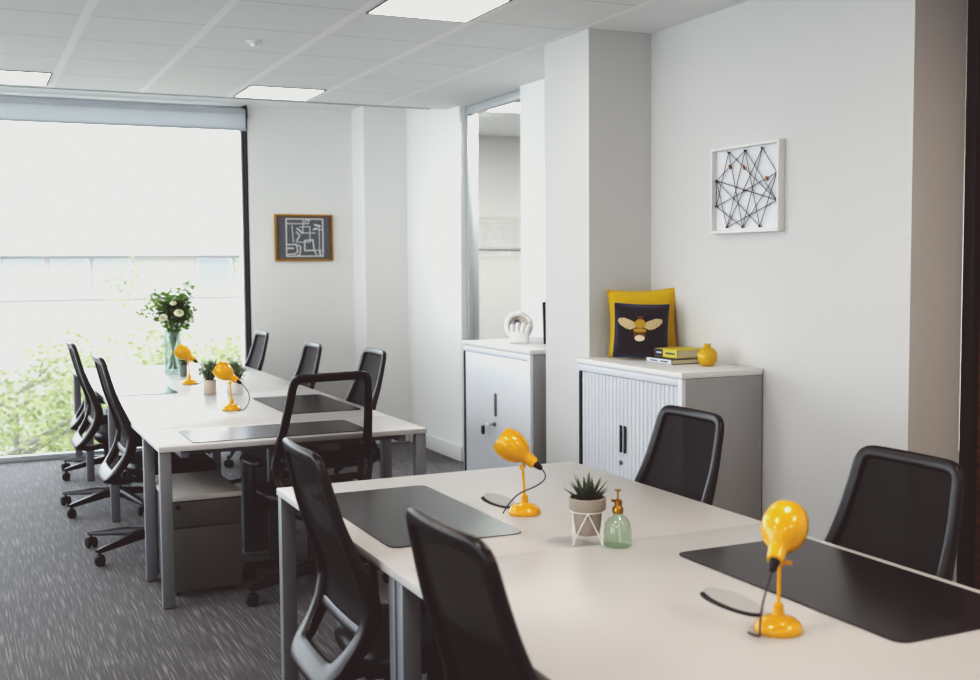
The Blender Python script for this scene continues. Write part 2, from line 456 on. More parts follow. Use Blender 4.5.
# ceiling fittings
def ceiling_light(x, y, label, s=.26, first=[None]):
    if first[0] is None:
        t = thing('ceiling_light', label, 'light', (x, y, H), 0)
        link('diffuser', B(-s + .006, s - .006, -s + .006, s - .006, -.004, -.001), M_LIGHT, t, smooth=0)
        bm = NB()
        for a in ((-s, s, s - .008, s), (-s, s, -s, -s + .008), (-s, -s + .008, -s + .008, s - .008), (s - .008, s, -s + .008, s - .008)):
            box(bm, a[0], a[1], a[2], a[3], -.007, -.0005)
        link('frame', bm, M_GROOVE, t, smooth=0)
        link('seam', B(-.003, .003, -s + .01, s - .01, -.0055, -.0042), M_ALU, t, smooth=0)
        first[0] = t; return t
    return dup(first[0], (x, y, H), 0, label)
ceiling_light(2.045, 7.86, 'square flush ceiling light right of the others, nearest the picture wall')
ceiling_light(2.045, 4.965, 'large looking square ceiling light at the top centre, nearest the camera')
ceiling_light(.29, 7.83, 'square flush ceiling light at the far left above the window end')
ceiling_light(3.93, 7.89, 'square ceiling light seen through the glass partition')
sm = thing('ceiling_sensor', 'small round white sensor set in the ceiling tiles', 'sensor', (1.459, 6.111, H))
bm = NB(); lathe(bm, [(.045, -.001), (.045, -.006), (.036, -.012), (.02, -.014), (0, -.014)], 24); link('cover', bm, M_WHITE, sm)
bm = NB(); lathe(bm, [(.018, -.0145), (.016, -.03), (0, -.03)], 16); link('lens', bm, M_WHITE, sm)

# ================================================================== DESKS
DZ = .73
def bench(name, label, x0, x1, y0, y1, legs, group=None, ports=(), rail=True):
    """top spans x0..x1,y0..y1; legs: list of (x, y) centres"""
    t = thing(name, label, 'desk', ((x0 + x1) / 2, (y0 + y1) / 2, 0), 0, group)
    cx, cy = (x0 + x1) / 2, (y0 + y1) / 2
    hx, hy = (x1 - x0) / 2 - .0008, (y1 - y0) / 2 - .0008
    link('worktop', B(-hx, hx, -hy, hy, DZ - .025, DZ, bev=.0025), M_DESK, t)
    for lx, ly in legs:
        link('leg', B(lx - cx - .026, lx - cx + .026, ly - cy - .022, ly - cy + .022, .004, DZ - .027, bev=.003), M_LEG, t)
        link('foot', B(lx - cx - .018, lx - cx + .018, ly - cy - .016, ly - cy + .016, 0, .006), M_RUBBER, t, smooth=0)
    bm = NB()
    box(bm, -hx + .12, hx - .12, -hy + .12, -hy + .155, DZ - .060, DZ - .027, .002)
    box(bm, -hx + .12, hx - .12, hy - .155, hy - .12, DZ - .060, DZ - .027, .002)
    box(bm, -hx + .10, -hx + .135, -hy + .03, hy - .03, DZ - .060, DZ - .027, .002)
    box(bm, hx - .135, hx - .10, -hy + .03, hy - .03, DZ - .060, DZ - .027, .002)
    link('frame_rail', bm, M_LEG, t)
    for py in ports:
        bm = NB(); ring = [(.034 * math.cos(a), .108 * math.sin(a)) for a in [2 * PI * k / 40 for k in range(40)]]
        prism(bm, ring, DZ + .0002, DZ + .0010, Matrix.Translation((1.597 - cx, py - cy, 0)))
        p = link('cable_port', bm, M_GAP, t)
        bm = NB(); ring = [(.027 * math.cos(a), .107 * math.sin(a)) for a in [2 * PI * k / 40 for k in range(40)]]
        prism(bm, ring, -.0015, .0015, Matrix.Translation((1.605 - cx, py - cy, DZ + .0085)) @ Matrix.Rotation(math.radians(-14), 4, 'Y'))
        l = link('port_lid', bm, mat('port_lid_grey', rgb(166, 165, 162), .5) if 'port_lid_grey' not in MATS else MATS['port_lid_grey'], p)
    return t
X0, X1 = .996, 2.207
bench('bench_desk', 'white bench desk with one yellow lamp and the dark mat at its far left corner', X0, X1, 2.76, 3.985,
      [(X0 + .03, 3.955), (X1 - .03, 3.955), (X0 + .03, 2.79), (X1 - .03, 2.79)], 'near bench', ports=(3.40,))
bench('bench_desk', 'nearest white bench desk with the large dark mat by the right chair', X0, X1, 1.44, 2.76,
      [(X0 + .03, 2.73), (X1 - .03, 2.73), (X0 + .03, 1.47), (X1 - .03, 1.47)], 'near bench', ports=(2.13,))
F0, F1_ = .76, 2.03
ys = [5.115, 5.665, 7.10, 8.55, 9.42]
flabels = ['narrow end section of the far white bench with the open mesh chair at its end',
           'second section of the far white bench, with a dark mat and a yellow lamp',
           'far white bench desk in the middle, with the clay and white plant pots',
           'last white bench desk by the window, with the flower vase']
for i in range(4):
    a, b = ys[i], ys[i + 1]
    legs = [(F0 + .03, b - .028), (F1_ - .03, b - .028)]
    if i == 0: legs += [(F0 + .03, a + .03), (F1_ - .03, a + .03)]
    legs.append((1.395, b - .03))
    bench('bench_desk', flabels[i], F0, F1_, a, b, legs, 'far bench')
pn = thing('cable_riser', 'grey blue cable riser column under the far bench', 'cable riser', (1.395, 5.96, 0))
link('column', B(-.085, .085, -.03, .03, .012, .70, bev=.006), mat('riser_grey', rgb(96, 102, 112), 0.5), pn)
link('foot_plate', B(-.11, .11, -.06, .06, 0, .012, bev=.003), M_SILVER, pn)

# pedestal drawers
pd = thing('drawer_pedestal', 'grey mobile pedestal with two drawers under the end of the far bench', 'drawers', (.985, 5.556, 0))
link('body', B(-.165, .165, -.28, .30, .03, .452, bev=.003), M_PED, pd)
link('top_panel', B(-.168, .168, -.302, .302, .453, .478, bev=.003), M_PEDTOP, pd)
for (z0, z1) in ((.332, .448), (.034, .326)):
    link('drawer', B(-.163, .163, -.298, -.2805, z0, z1, bev=.003), M_PED, pd)
bm = NB(); lathe(bm, [(.012, 0), (.012, .004), (.008, .006), (0, .006)], 20, axis_m((-.125, -.298, .428), (0, -1, 0))); link('lock', bm, M_BLACKG, pd)
for sx in (-.12, .12):
    for sy in (-.23, .25):
        bm = NB(); lathe(bm, [(.0, -.011), (.016, -.011), (.016, .011), (0, .011)], 16, axis_m((sx, sy, .016), (1, 0, 0)))
        box(bm, sx - .014, sx + .014, sy - .008, sy + .008, .018, .031)
        link('caster', bm, M_RUBBER, pd)

# ================================================================== DESK MATS
def desk_mat(x0, x1, y0, y1, label):
    bm = NB(); w, h = (x1 - x0) / 2, (y1 - y0) / 2
    prism(bm, round_poly([(-w, -h), (w, -h), (w, h), (-w, h)], [.035] * 4), 0, .003)
    o = link('desk_mat', bm, M_MAT, loc=((x0 + x1) / 2, (y0 + y1) / 2, DZ + .0003))
    return tag(o, label, 'desk mat', 'dark desk mats')
desk_mat(1.066, 1.485, 2.968, 3.78, 'dark grey desk mat between the two left chairs of the near bench')
desk_mat(1.742, 2.172, 1.742, 2.57, 'near black desk mat under the nearest yellow lamp, at lower right')
desk_mat(1.555, 1.975, 5.94, 6.77, 'dark mat on the right side of the far bench, in front of a chair')
desk_mat(.92, 1.755, 5.17, 5.585, 'dark mat across the front end of the far bench, seen through the open chair back')
desk_mat(.80, 1.215, 7.28, 8.08, 'mat catching window glare on the left side of the far bench')

# ================================================================== CHAIRS
PROF = [(-.238, 1.045), (-.222, .97), (-.194, .86), (-.154, .75), (-.130, .68), (-.122, .625), (-.136, .56), (-.174, .495), (-.218, .44), (-.238, .415)]
# arc-length parameterisation
SL = [0.0]
for a, b in zip(PROF, PROF[1:]): SL.append(SL[-1] + math.hypot(a[0] - b[0], a[1] - b[1]))
ST = SL[-1]
def catmull(p0, p1, p2, p3, t):
    return 0.5 * ((2 * p1) + (-p0 + p2) * t + (2 * p0 - 5 * p1 + 4 * p2 - p3) * t * t + (-p0 + 3 * p1 - 3 * p2 + p3) * t ** 3)
def prof_at(s):
    s = max(0, min(ST, s)); i = 0
    while i < len(SL) - 2 and SL[i + 1] < s: i += 1
    t = (s - SL[i]) / (SL[i + 1] - SL[i])
    q = [PROF[max(0, min(len(PROF) - 1, i + k))] for k in (-1, 0, 1, 2)]
    return Vector((catmull(q[0][0], q[1][0], q[2][0], q[3][0], t), catmull(q[0][1], q[1][1], q[2][1], q[3][1], t)))
def back_pt(s, w):
    p = prof_at(s)
    f = max(0, 1 - s / .5)
    return Vector((p.x - .022 * (1 - (w / .22) ** 2) * (0.4 + .6 * f), w, p.y))
def back_nrm(s, w):
    d = back_pt(s + .01, w) - back_pt(s - .01, w)
    e = back_pt(s, w + .01) - back_pt(s, w - .01)
    n = d.cross(e); n.normalize(); return n
def halfw(s):
    K = [(0, .178), (.42, .232), (.50, .236), (ST, .165)]
    for (a, wa), (b, wb) in zip(K, K[1:]):
        if s <= b: return wa + (wb - wa) * (s - a) / (b - a)
    return K[-1][1]
def make_chair(label, mesh_mat):
    t = thing('office_chair', label, 'chair', (0, 0, 0), 0, 'black mesh office chairs')
    # star base
    bm = NB(); lathe(bm, [(.0, .075), (.045, .075), (.05, .09), (.045, .125), (.03, .135), (0, .135)], 24)
    for k in range(5):
        a = PI + PI / 5 + k * 2 * PI / 5
        d = Vector((math.cos(a), math.sin(a), 0)); u = Vector((-d.y, d.x, 0))
        rings = []
        for r, z, w, h in ((.03, .105, .030, .024), (.13, .102, .026, .021), (.24, .090, .021, .016), (.35, .079, .017, .011), (.377, .077, .012, .007)):
            c = d * r + Vector((0, 0, z))
            rings.append([bm.verts.new(c + u * (w * sx) + Vector((0, 0, h * sz))) for sx, sz in ((-1, -1), (-1, .3), (-.6, 1), (.6, 1), (1, .3), (1, -1))])
        loft(bm, rings)
    link('star_base', bm, M_BLACKG, t, 45)
    for k in range(5):
        a = PI + PI / 5 + k * 2 * PI / 5
        d = Vector((math.cos(a), math.sin(a), 0)); c = d * .362; s = a + .9
        ax = Vector((math.cos(s), math.sin(s), 0))
        bm = NB()
        for sg in (-1, 1):
            M = axis_m(c + ax * (sg * .017) + Vector((0, 0, .0275)), ax)
            lathe(bm, [(0, -.011), (.022, -.011), (.0275, -.007), (.0275, .007), (.022, .011), (0, .011)], 20, M)
        lathe(bm, [(.013, -.008), (.013, .008)], 14, axis_m(c + Vector((0, 0, .034)), ax))
        lathe(bm, [(.007, .03), (.007, .074)], 12, Matrix.Translation(c))
        link('caster', bm, M_RUBBER, t)
    bm = NB(); lathe(bm, [(.027, .13), (.027, .26), (.022, .262), (.0145, .27), (.0145, .385)], 24); link('gas_column', bm, M_BLACKG, t)
    bm = NB(); box(bm, -.09, .17, -.075, .075, .383, .428, .012)
    tube(bm, [(.03, -.07, .405), (.03, -.20, .40), (.03, -.24, .395)], .006)
    link('tilt_mechanism', bm, M_BLACK, t)
    # seat pan and cushion
    bm = NB(); n = 48; cx = .105; rr = []
    for z, a, b in ((.425, .17, .185), (.43, .215, .222), (.445, .232, .236), (.468, .240, .243), (.488, .234, .238), (.499, .215, .222), (.503, .16, .17), (.500, .07, .08)):
        ring = superring(bm, cx, 0, z, a, b, .62, n)
        for v in ring:      # waterfall front edge, slightly raised sides
            q = (v.co.x - cx) / .24
            if q > .3: v.co.z -= .028 * (q - .3) ** 2 / .49
            v.co.z += .010 * (v.co.y / .24) ** 2
        rr.append(ring)
    loft(bm, rr); link('seat', bm, M_SEAT, t, 60)
    # backrest frame: closed loop following the profile
    outline = round_poly([(0.0, -.178), (0.0, .178), (.44, .234), (ST - .03, .165), (ST - .03, -.165), (.44, -.234)], [.06, .06, .12, .07, .07, .12], 8)
    dense = []
    m = len(outline)
    for i in range(m):
        a, b = outline[i], outline[(i + 1) % m]
        k = max(1, int((b - a).length / .03))
        for j in range(k): dense.append(a + (b - a) * j / k)
    pts = [back_pt(p[0], p[1]) for p in dense]; nr = [back_nrm(p[0], p[1]) for p in dense]
    wid = []; thk = []
    for p in dense:
        s = p[0] / ST
        side = min(1, abs(p[1]) / halfw(p[0]))
        w = .019 + .020 * max(0, s - .55) * 2
        if s > .88: w = .040
        wid.append(w); thk.append(.012 + .013 * math.exp(-((s - .68) / .3) ** 2))
    bm = NB(); sweep(bm, pts, nr, wid, thk, True, 14)
    link('backrest_frame', bm, M_BLACK, t, 50)
    # lumbar cross bar under the mesh
    bm = NB(); sb = .50
    cp = [back_pt(sb, w) for w in [(-1 + 2 * k / 12) * .215 for k in range(13)]]
    cn = [back_nrm(sb, p.y) for p in cp]
    sweep(bm, cp, cn, [.016] * 13, [.009] * 13, False, 10); link('lumbar_bar', bm, M_BLACK, t)
    bm = NB(); rows = []
    for i in range(25):
        s = .012 + (sb - .012) * i / 24; hw = halfw(s) - (.012 if i else .03)
        rows.append([bm.verts.new(back_pt(s, hw * (-1 + 2 * j / 12))) for j in range(13)])
    for a, b in zip(rows, rows[1:]):
        for j in range(12): bm.faces.new((a[j], a[j + 1], b[j + 1], b[j]))
    link('backrest_mesh', bm, mesh_mat, t, 80)
    bm = NB()
    p = bez((-.235, 0, .425), (-.215, 0, .375), (-.14, 0, .385), (-.06, 0, .402), 8)
    sweep(bm, p, [Vector((0.3, 0, 1))] * 9, [.05, .048, .045, .042, .04, .04, .04, .04, .04], [.016] * 9, False, 12)
    link('back_bracket', bm, M_BLACK, t)
    for sg in (-1, 1):
        bm = NB()
        tube(bm, [(.06, sg * .20, .418), (.06, sg * .262, .42), (.055, sg * .275, .45), (.045, sg * .275, .57), (.045, sg * .275, .637)], [.016, .017, .017, .015, .015], 12)
        arm = link('armrest', bm, M_BLACK, t)
        bm = NB(); rr = []
        for z, q in ((.637, .8), (.641, 1), (.653, 1), (.660, .85), (.662, .5)):
            rr.append(superring(bm, .035, sg * .275, z, .115 * (0.9 + .1 * q), .036 * q, .55, 32))
        loft(bm, rr); link('arm_pad', bm, M_BLACK, arm, 60)
    return t
chair0 = make_chair('black mesh chair nearest the camera at lower left, cut by the bottom edge', M_MESHD)
chair0.location = (1.082, 2.025, 0); chair0.rotation_euler = (0, 0, math.radians(1))
def lower(c, dz):
    for ch in c.children:
        if ch.name.split('.')[0] not in ('star_base', 'caster', 'gas_column'): ch.location.z += dz
    return c
_dup = dup
def dup(o, loc, rz, label, dz=0): return lower(_dup(o, loc, rz, label), dz - chair0_dz)
chair0_dz = -.035
lower(chair0, chair0_dz)
dup(chair0, (1.090, 3.075, 0), math.radians(-1), 'black mesh chair at the left of the near bench, its grey back loop showing below', -.035)
dup(chair0, (2.160, 3.445, 0), PI, 'black mesh chair behind the near bench in front of the ribbed cabinet', -.075)
dup(chair0, (2.160, 2.39, 0), PI, 'black mesh chair at the far right beside the wooden door', -.078)
dup(chair0, (.885, 6.26, 0), 0, 'black mesh chair first on the left of the far bench, seen from the side', 0)
dup(chair0, (.852, 7.50, 0), 0, 'black mesh chair second on the left of the far bench', .0)
dup(chair0, (.94, 8.80, 0), math.radians(-4), 'third black mesh chair on the left of the far bench, mostly hidden', -.055)
dup(chair0, (1.96, 6.39, 0), PI, 'nearest of the three chairs along the right of the far bench', -.035)
dup(chair0, (1.93, 7.59, 0), PI, 'middle of the three chairs along the right of the far bench', -.07)
dup(chair0, (1.905, 8.95, 0), PI, 'chair on the right of the far bench nearest the window frame', -.06)
ce = dup(chair0, (1.466, 5.17, 0), math.radians(97), 'chair at the end of the far bench with see-through mesh back', -.02)
for ch in ce.children:
    if ch.name.split('.')[0] in ('star_base', 'caster'): ch.rotation_euler.z = math.radians(36)
    if ch.name.startswith('backrest_mesh'):
        ch.data = ch.data.copy(); ch.data.materials[0] = M_MESHO

# ================================================================== CABINETS
CT = 1.037
M_DOORLIT = mat('lit_steel', rgb(228, 231, 236), 0.5)  # light steel raised further in colour to make up for weak light
def cabinet(name, label, xf, xb, y0, y1, fm=M_SILVERLT):
    t = thing(name, label, 'cabinet', ((xf + xb) / 2, (y0 + y1) / 2, 0))
    d, w = (xb - xf) / 2, (y1 - y0) / 2
    bm = NB()
    zb, zt = .0, CT - .028
    box(bm, -d + .022, d, -w, -w + .02, zb, zt, .001); box(bm, -d + .022, d, w - .02, w, zb, zt, .001)
    box(bm, d - .018, d, -w + .02, w - .02, zb, zt); box(bm, -d + .03, d - .018, -w + .02, w - .02, .03, .05); box(bm, -d + .03, d - .018, -w + .02, w - .02, zt - .02, zt)
    link('carcass', bm, M_SILVER, t)
    bm = NB()
    box(bm, -d, -d + .021, -w, -w + .034, 0, zt, .002); box(bm, -d, -d + .021, w - .012, w, 0, zt, .002)
    box(bm, -d, -d + .021, -w + .034, w - .012, zt - .035, zt, .002); box(bm, -d, -d + .021, -w + .034, w - .012, 0, .06, .002)
    link('front_frame', bm, fm, t)
    link('side_gap', B(-d - .001, -d + .012, w - .034, w - .0125, .06, zt - .036), M_GAP, t, smooth=0)
    link('cabinet_top', B(-d - .004, d, -w - .004, w + .004, zt + .001, CT, bev=.003), W_TRIM, t)
    return t, d, w, zt
tb, d, w, zt = cabinet('tambour_cabinet', 'wide grey cabinet with ribbed sliding doors, cushions on its white top', 2.872, 3.312, 4.185, 5.122)
def ribbed(y0, y1, z0, z1, x):
    bm = NB(); n = int(round((y1 - y0) / .034)); st = (y1 - y0) / n
    prof = []
    for i in range(n):
        a = y0 + i * st
        prof += [(x, a), (x - .008, a + st * .16), (x - .011, a + st * .5), (x - .008, a + st * .84)]
    prof.append((x, y1))
    lo = [bm.verts.new((p[0], p[1], z0)) for p in prof]; hi = [bm.verts.new((p[0], p[1], z1)) for p in prof]
    for i in range(len(prof) - 1): bm.faces.new((lo[i], lo[i + 1], hi[i + 1], hi[i]))
    return bm
for (a, b, hy) in ((-w + .036, .0245, .006), (.0255, w - .036, .044)):
    dd = link('door', ribbed(a, b, .062, zt - .037, -d + .012), M_SILVERLT, tb, 20)
    bm = NB()
    pl = round_poly([(-.009, -.066), (.009, -.066), (.009, .066), (-.009, .066)], [.006] * 4)
    prism(bm, pl, 0, .004, Matrix.Translation((-d - .0005, hy, .675)) @ Matrix.Rotation(-PI / 2, 4, 'Y') @ Matrix.Rotation(PI / 2, 4, 'Z'))
    hd = link('handle', bm, M_GAP, dd)
    bm = NB(); box(bm, -d - .009, -d - .004, hy - .003, hy + .003, .615, .735, .0015)
    link('grip', bm, M_HANDLE, hd)
bm = NB(); lathe(bm, [(.0125, 0), (.0125, .006), (.009, .009), (0, .009)], 20, axis_m((-d + .004, .046, .558), (-1, 0, 0))); link('lock', bm, M_HANDLE, tb)

cb, d, w, zt = cabinet('storage_cabinet', 'narrow pale grey cabinet with a key in its lock, beside the glass partition', 2.90, 3.44, 5.725, 6.675, M_DOORLIT)
dd = link('door', B(-d + .002, -d + .014, -w + .037, w - .036, .062, zt - .037, bev=.002), M_DOORLIT, cb)
bm = NB(); pl = round_poly([(-.014, -.07), (.014, -.07), (.014, .07), (-.014, .07)], [.012] * 4)
prism(bm, pl, 0, .005, Matrix.Translation((-d + .002, -.012, .675)) @ Matrix.Rotation(-PI / 2, 4, 'Y') @ Matrix.Rotation(PI / 2, 4, 'Z'))
link('handle', bm, M_HANDLE, dd)
bm = NB(); lathe(bm, [(.013, 0), (.013, .007), (.009, .010), (0, .010)], 20, axis_m((-d + .002, .0, .556), (-1, 0, 0))); lk = link('lock', bm, M_HANDLE, dd)
bm = NB(); box(bm, -d - .034, -d - .008, -.003, .003, .549, .563, .001)
kk = tube(bm, [(-d - .034, 0, .558), (-d - .036, .025, .556), (-d - .036, .055, .55)], .0035, 8); link('key', bm, M_CHROME, lk)
bm = NB(); tube(bm, [(-d - .036, .055, .55), (-d - .036, .075, .545), (-d - .034, .09, .53)], .003, 8)
pl = round_poly([(-.018, -.032), (.018, -.032), (.018, .02), (-.018, .02)], [.014] * 4)
prism(bm, pl, -.004, .004, Matrix.Translation((-d - .034, .098, .505)) @ Matrix.Rotation(-PI / 2, 4, 'Y') @ Matrix.Rotation(PI / 2, 4, 'Z'))
link('key_fob', bm, M_BLACKG, lk)

# ================================================================== LAMPS
def make_lamp(label):
    t = thing('desk_lamp', label, 'lamp', (0, 0, 0), 0, 'yellow desk lamps')
    bm = NB(); lathe(bm, [(0, 0), (.050, 0), (.052, .004), (.051, .011), (.046, .020), (.036, .028), (.024, .033), (.013, .036), (.0115, .045), (.0105, .058), (.006, .062), (0, .062)], 36)
    link('base', bm, M_YEL, t)
    bm = NB(); tube(bm, [(0, 0, .058), (.002, 0, .10), (.006, 0, .148)], .0042, 10); link('stem', bm, M_YEL, t)
    el = math.radians(36); ax = Vector((math.cos(el), 0, math.sin(el))); S = Vector((-.050, 0, .150))
    bm = NB()
    lathe(bm, [(0, -.010), (.008, -.010), (.008, .010), (0, .010)], 14, axis_m((.006, 0, .150), (0, 1, 0)))
    lathe(bm, [(0, 0), (.004, 0), (.004, .012), (0, .012)], 10, axis_m((.006, -.009, .150), (0, -1, 0)))
    box(bm, .001, .011, -.027, -.020, .146, .154, .002)
    tube(bm, [(.006, 0, .150), (.002, 0, .166), S + ax * .036 + Vector((.004, 0, -.012))], .0045, 8)
    link('pivot_joint', bm, M_YEL, t)
    bm = NB()
    outer = [(.0125, .018), (.0175, .020), (.019, .030), (.0195, .048), (.022, .056), (.034, .068), (.044, .084), (.0495, .104), (.0500, .122), (.0465, .142), (.040, .157)]
    inner = [(.038, .157), (.0445, .141), (.048, .122), (.0475, .104), (.042, .086), (.032, .070), (.018, .060), (0, .060)]
    lathe(bm, outer + inner, 36, axis_m(S, ax), cap=False); link('lamp_shade', bm, M_YEL, t)
    bm = NB(); lathe(bm, [(0, .062), (.010, .064), (.012, .080), (.022, .098), (.025, .112), (.02, .128), (.008, .136), (0, .137)], 20, axis_m(S, ax)); link('bulb', bm, M_WHITE, t)
    bm = NB(); lathe(bm, [(0, -.008), (.006, -.008), (.009, .0), (.0115, .018), (0, .018)], 16, axis_m(S, ax)); link('socket_cap', bm, M_BLACKG, t)
    bm = NB(); e = S - ax * .008
    tube(bm, bez(e, e - ax * .035 + Vector((-.01, .0, -.01)), (-.125, .01, .06), (-.075, .02, .004), 18) + [(-.06, .03, .0028), (-.05, .06, .0026)], .0022, 8)
    link('power_cable', bm, M_CABLE, t)
    return t
lz = DZ + .0004
def recable(lamp, pts):
    for ch in lamp.children:
        if ch.name.startswith('power_cable'):
            b2 = NB(); tube(b2, pts, .0022, 8); me = bpy.data.meshes.new('power_cable'); bmesh.ops.recalc_face_normals(b2, faces=b2.faces); b2.to_mesh(me); b2.free()
            me.polygons.foreach_set('use_smooth', [True] * len(me.polygons)); me.materials.append(M_CABLE); ch.data = me
lamp0 = make_lamp('yellow desk lamp in the middle of the near bench, left of the potted aloe')
dup = _dup
lamp0.location = (1.602, 3.206, lz); lamp0.rotation_euler = (0, 0, math.radians(142))
lamp2 = dup(lamp0, (1.572, 1.925, lz), math.radians(36), 'yellow desk lamp nearest the camera, seen from behind at lower right')
dup(lamp0, (1.330, 6.28, lz), math.radians(158), 'yellow desk lamp on the far bench in front of the white plant pot')
dup(lamp0, (1.375, 7.81, lz), math.radians(158), 'farthest yellow desk lamp, beside the flower vase')

_e = Vector((-.050, 0, .150)) - Vector((math.cos(math.radians(36)), 0, math.sin(math.radians(36)))) * .008
recable(lamp0, bez(_e, _e + Vector((-.03, .0, -.03)), (-.06, .02, .10), (.0, .022, .075), 12) + bez((.0, .022, .075), (.03, .023, .06), (.05, .02, .03), (.064, .03, .004), 10)[1:])
recable(lamp2, bez(_e, _e + Vector((-.03, .0, -.03)), (-.075, .02, .08), (-.064, .022, .004), 14) + bez((-.064, .022, .004), (-.062, .03, .0026), (-.057, .042, .0026), (-.046, .052, .0026), 6)[1:])
# ================================================================== PLANTS AND SMALL DESK THINGS
def spike(bm, base, d, L, w, bend, n=6):
    d = Vector(d).normalized(); side = d.cross(Vector((0, 0, 1)))
    if side.length < .05: side = Vector((1, 0, 0))
    side.normalize(); up = side.cross(d); rings = []
    for i in range(n + 1):
        t = i / n
        c = Vector(base) + d * (L * t) + Vector((0, 0, 1)) * (bend * t * t * L)
        r = w * (1 - t) ** .8 * (1 if i else .8) + .0004
        rings.append([bm.verts.new(c + side * r), bm.verts.new(c + up * r * .45), bm.verts.new(c - side * r), bm.verts.new(c - up * r * .45)])
    loft(bm, rings)
def leaf_quads(bm, c, n, R, size, rnd, flat=1.0, shape=None):
    for _ in range(n):
        while True:
            p = Vector((rnd.uniform(-1, 1), rnd.uniform(-1, 1), rnd.uniform(-1, 1)))
            if .15 < p.length < 1: break
        q = Vector((p.x * R[0], p.y * R[1], p.z * R[2])) + Vector(c)
        a = Vector((rnd.uniform(-1, 1), rnd.uniform(-1, 1), rnd.uniform(-.6, .6))).normalized()
        b = a.cross(Vector((rnd.uniform(-1, 1), rnd.uniform(-1, 1), rnd.uniform(-1, 1)))).normalized()
        s = size * rnd.uniform(.6, 1.25)
        bm.faces.new([bm.verts.new(q - a * s), bm.verts.new(q + b * s * .45), bm.verts.new(q + a * s), bm.verts.new(q - b * s * .45)])
rnd = random.Random(3)
# aloe in concrete pot with white geometric wire stand
PX, PY = 1.582, 2.768
st = thing('plant_stand', 'white geometric wire stand holding the concrete aloe pot', 'plant stand', (PX, PY, lz))
bm = NB(); k = 6; zt_ = .098; Rt = .0475; rb = .036
tube(bm, [(Rt * math.cos(2 * PI * i / 36), Rt * math.sin(2 * PI * i / 36), zt_) for i in range(36)], .0017, 8, True)
for i in range(3):
    a0 = math.radians(-118 + 120 * i)
    tp = Vector((Rt * math.cos(a0), Rt * math.sin(a0), zt_))
    for sg in (-1, 1):
        a1 = a0 + sg * PI / 3; bt = Vector((rb * 1.12 * math.cos(a1), rb * 1.12 * math.sin(a1), .022))
        tube(bm, [tp, bt], .0017, 8)
link('wire_frame', bm, M_WIREW, st)
for i in range(3):
    a1 = math.radians(-58 + 120 * i)
    bm = NB(); tube(bm, [(rb * 1.12 * math.cos(a1), rb * 1.12 * math.sin(a1), .022), (Rt * math.cos(a1), Rt * math.sin(a1), .0018)], .0017, 8)
    tube(bm, [(Rt * math.cos(a1), Rt * math.sin(a1), zt_), (Rt * math.cos(a1), Rt * math.sin(a1), .0018)], .0017, 8)
    link('leg', bm, M_WIREW, st)
po = thing('potted_aloe', 'spiky green aloe in a concrete pot on the near bench', 'plant', (PX, PY, lz + .030))
bm = NB(); lathe(bm, [(0, 0), (.031, 0), (.033, .003), (.0435, .070), (.0505, .072), (.052, .076), (.0525, .104), (.051, .106), (.047, .106), (.046, .092), (0, .092)], 40)
link('pot', bm, M_CONCRETE, po)
bm = NB(); lathe(bm, [(.0455, .0925), (.03, .098), (0, .100)], 24, cap=False); link('soil', bm, M_SOIL, po)
bm = NB()
for ring, (cnt, el, L) in enumerate(((8, 24, .066), (7, 42, .066), (5, 62, .066), (3, 80, .060))):
    for i in range(cnt):
        a = 2 * PI * (i + ring * .37) / cnt; e = math.radians(el + rnd.uniform(-6, 6))
        d_ = (math.cos(a) * math.cos(e), math.sin(a) * math.cos(e), math.sin(e))
        spike(bm, (.008 * math.cos(a), .008 * math.sin(a), .097), d_, L * rnd.uniform(.85, 1.1), .0115, .15)
link('leaves', bm, M_ALOE, po, 60)
# glass mister
bo = thing('plant_mister', 'small green glass plant mister with a brass pump beside the aloe', 'mister', (1.650, 2.716, lz))
bm = NB(); lathe(bm, [(0, .001), (.037, .001), (.0395, .005), (.039, .012), (.0385, .045), (.035, .065), (.026, .080), (.015, .088), (.012, .094), (.012, .099)], 36, cap=False)
link('bottle', bm, M_GREENGL, bo)
bm = NB(); lathe(bm, [(.0145, .094), (.0155, .096), (.0155, .108), (.013, .112), (.009, .114), (.009, .122), (.0105, .124), (.0105, .130), (.006, .133), (.0025, .134), (.0025, .156), (.009, .157), (.009, .160), (0, .161)], 24)
tube(bm, [(0, 0, .130), (-.018, -.006, .131), (-.022, -.007, .133)], [.004, .0035, .0045], 10)
tube(bm, [(0, 0, .128), (.012, .004, .130), (.016, .006, .122), (.013, .005, .110)], .0022, 8)
link('pump', bm, M_BRASS, bo)
bm = NB(); tube(bm, [(0, 0, .094), (.004, .0, .05), (.008, 0, .008)], .002, 8); link('dip_tube', bm, M_WIREW, bo)

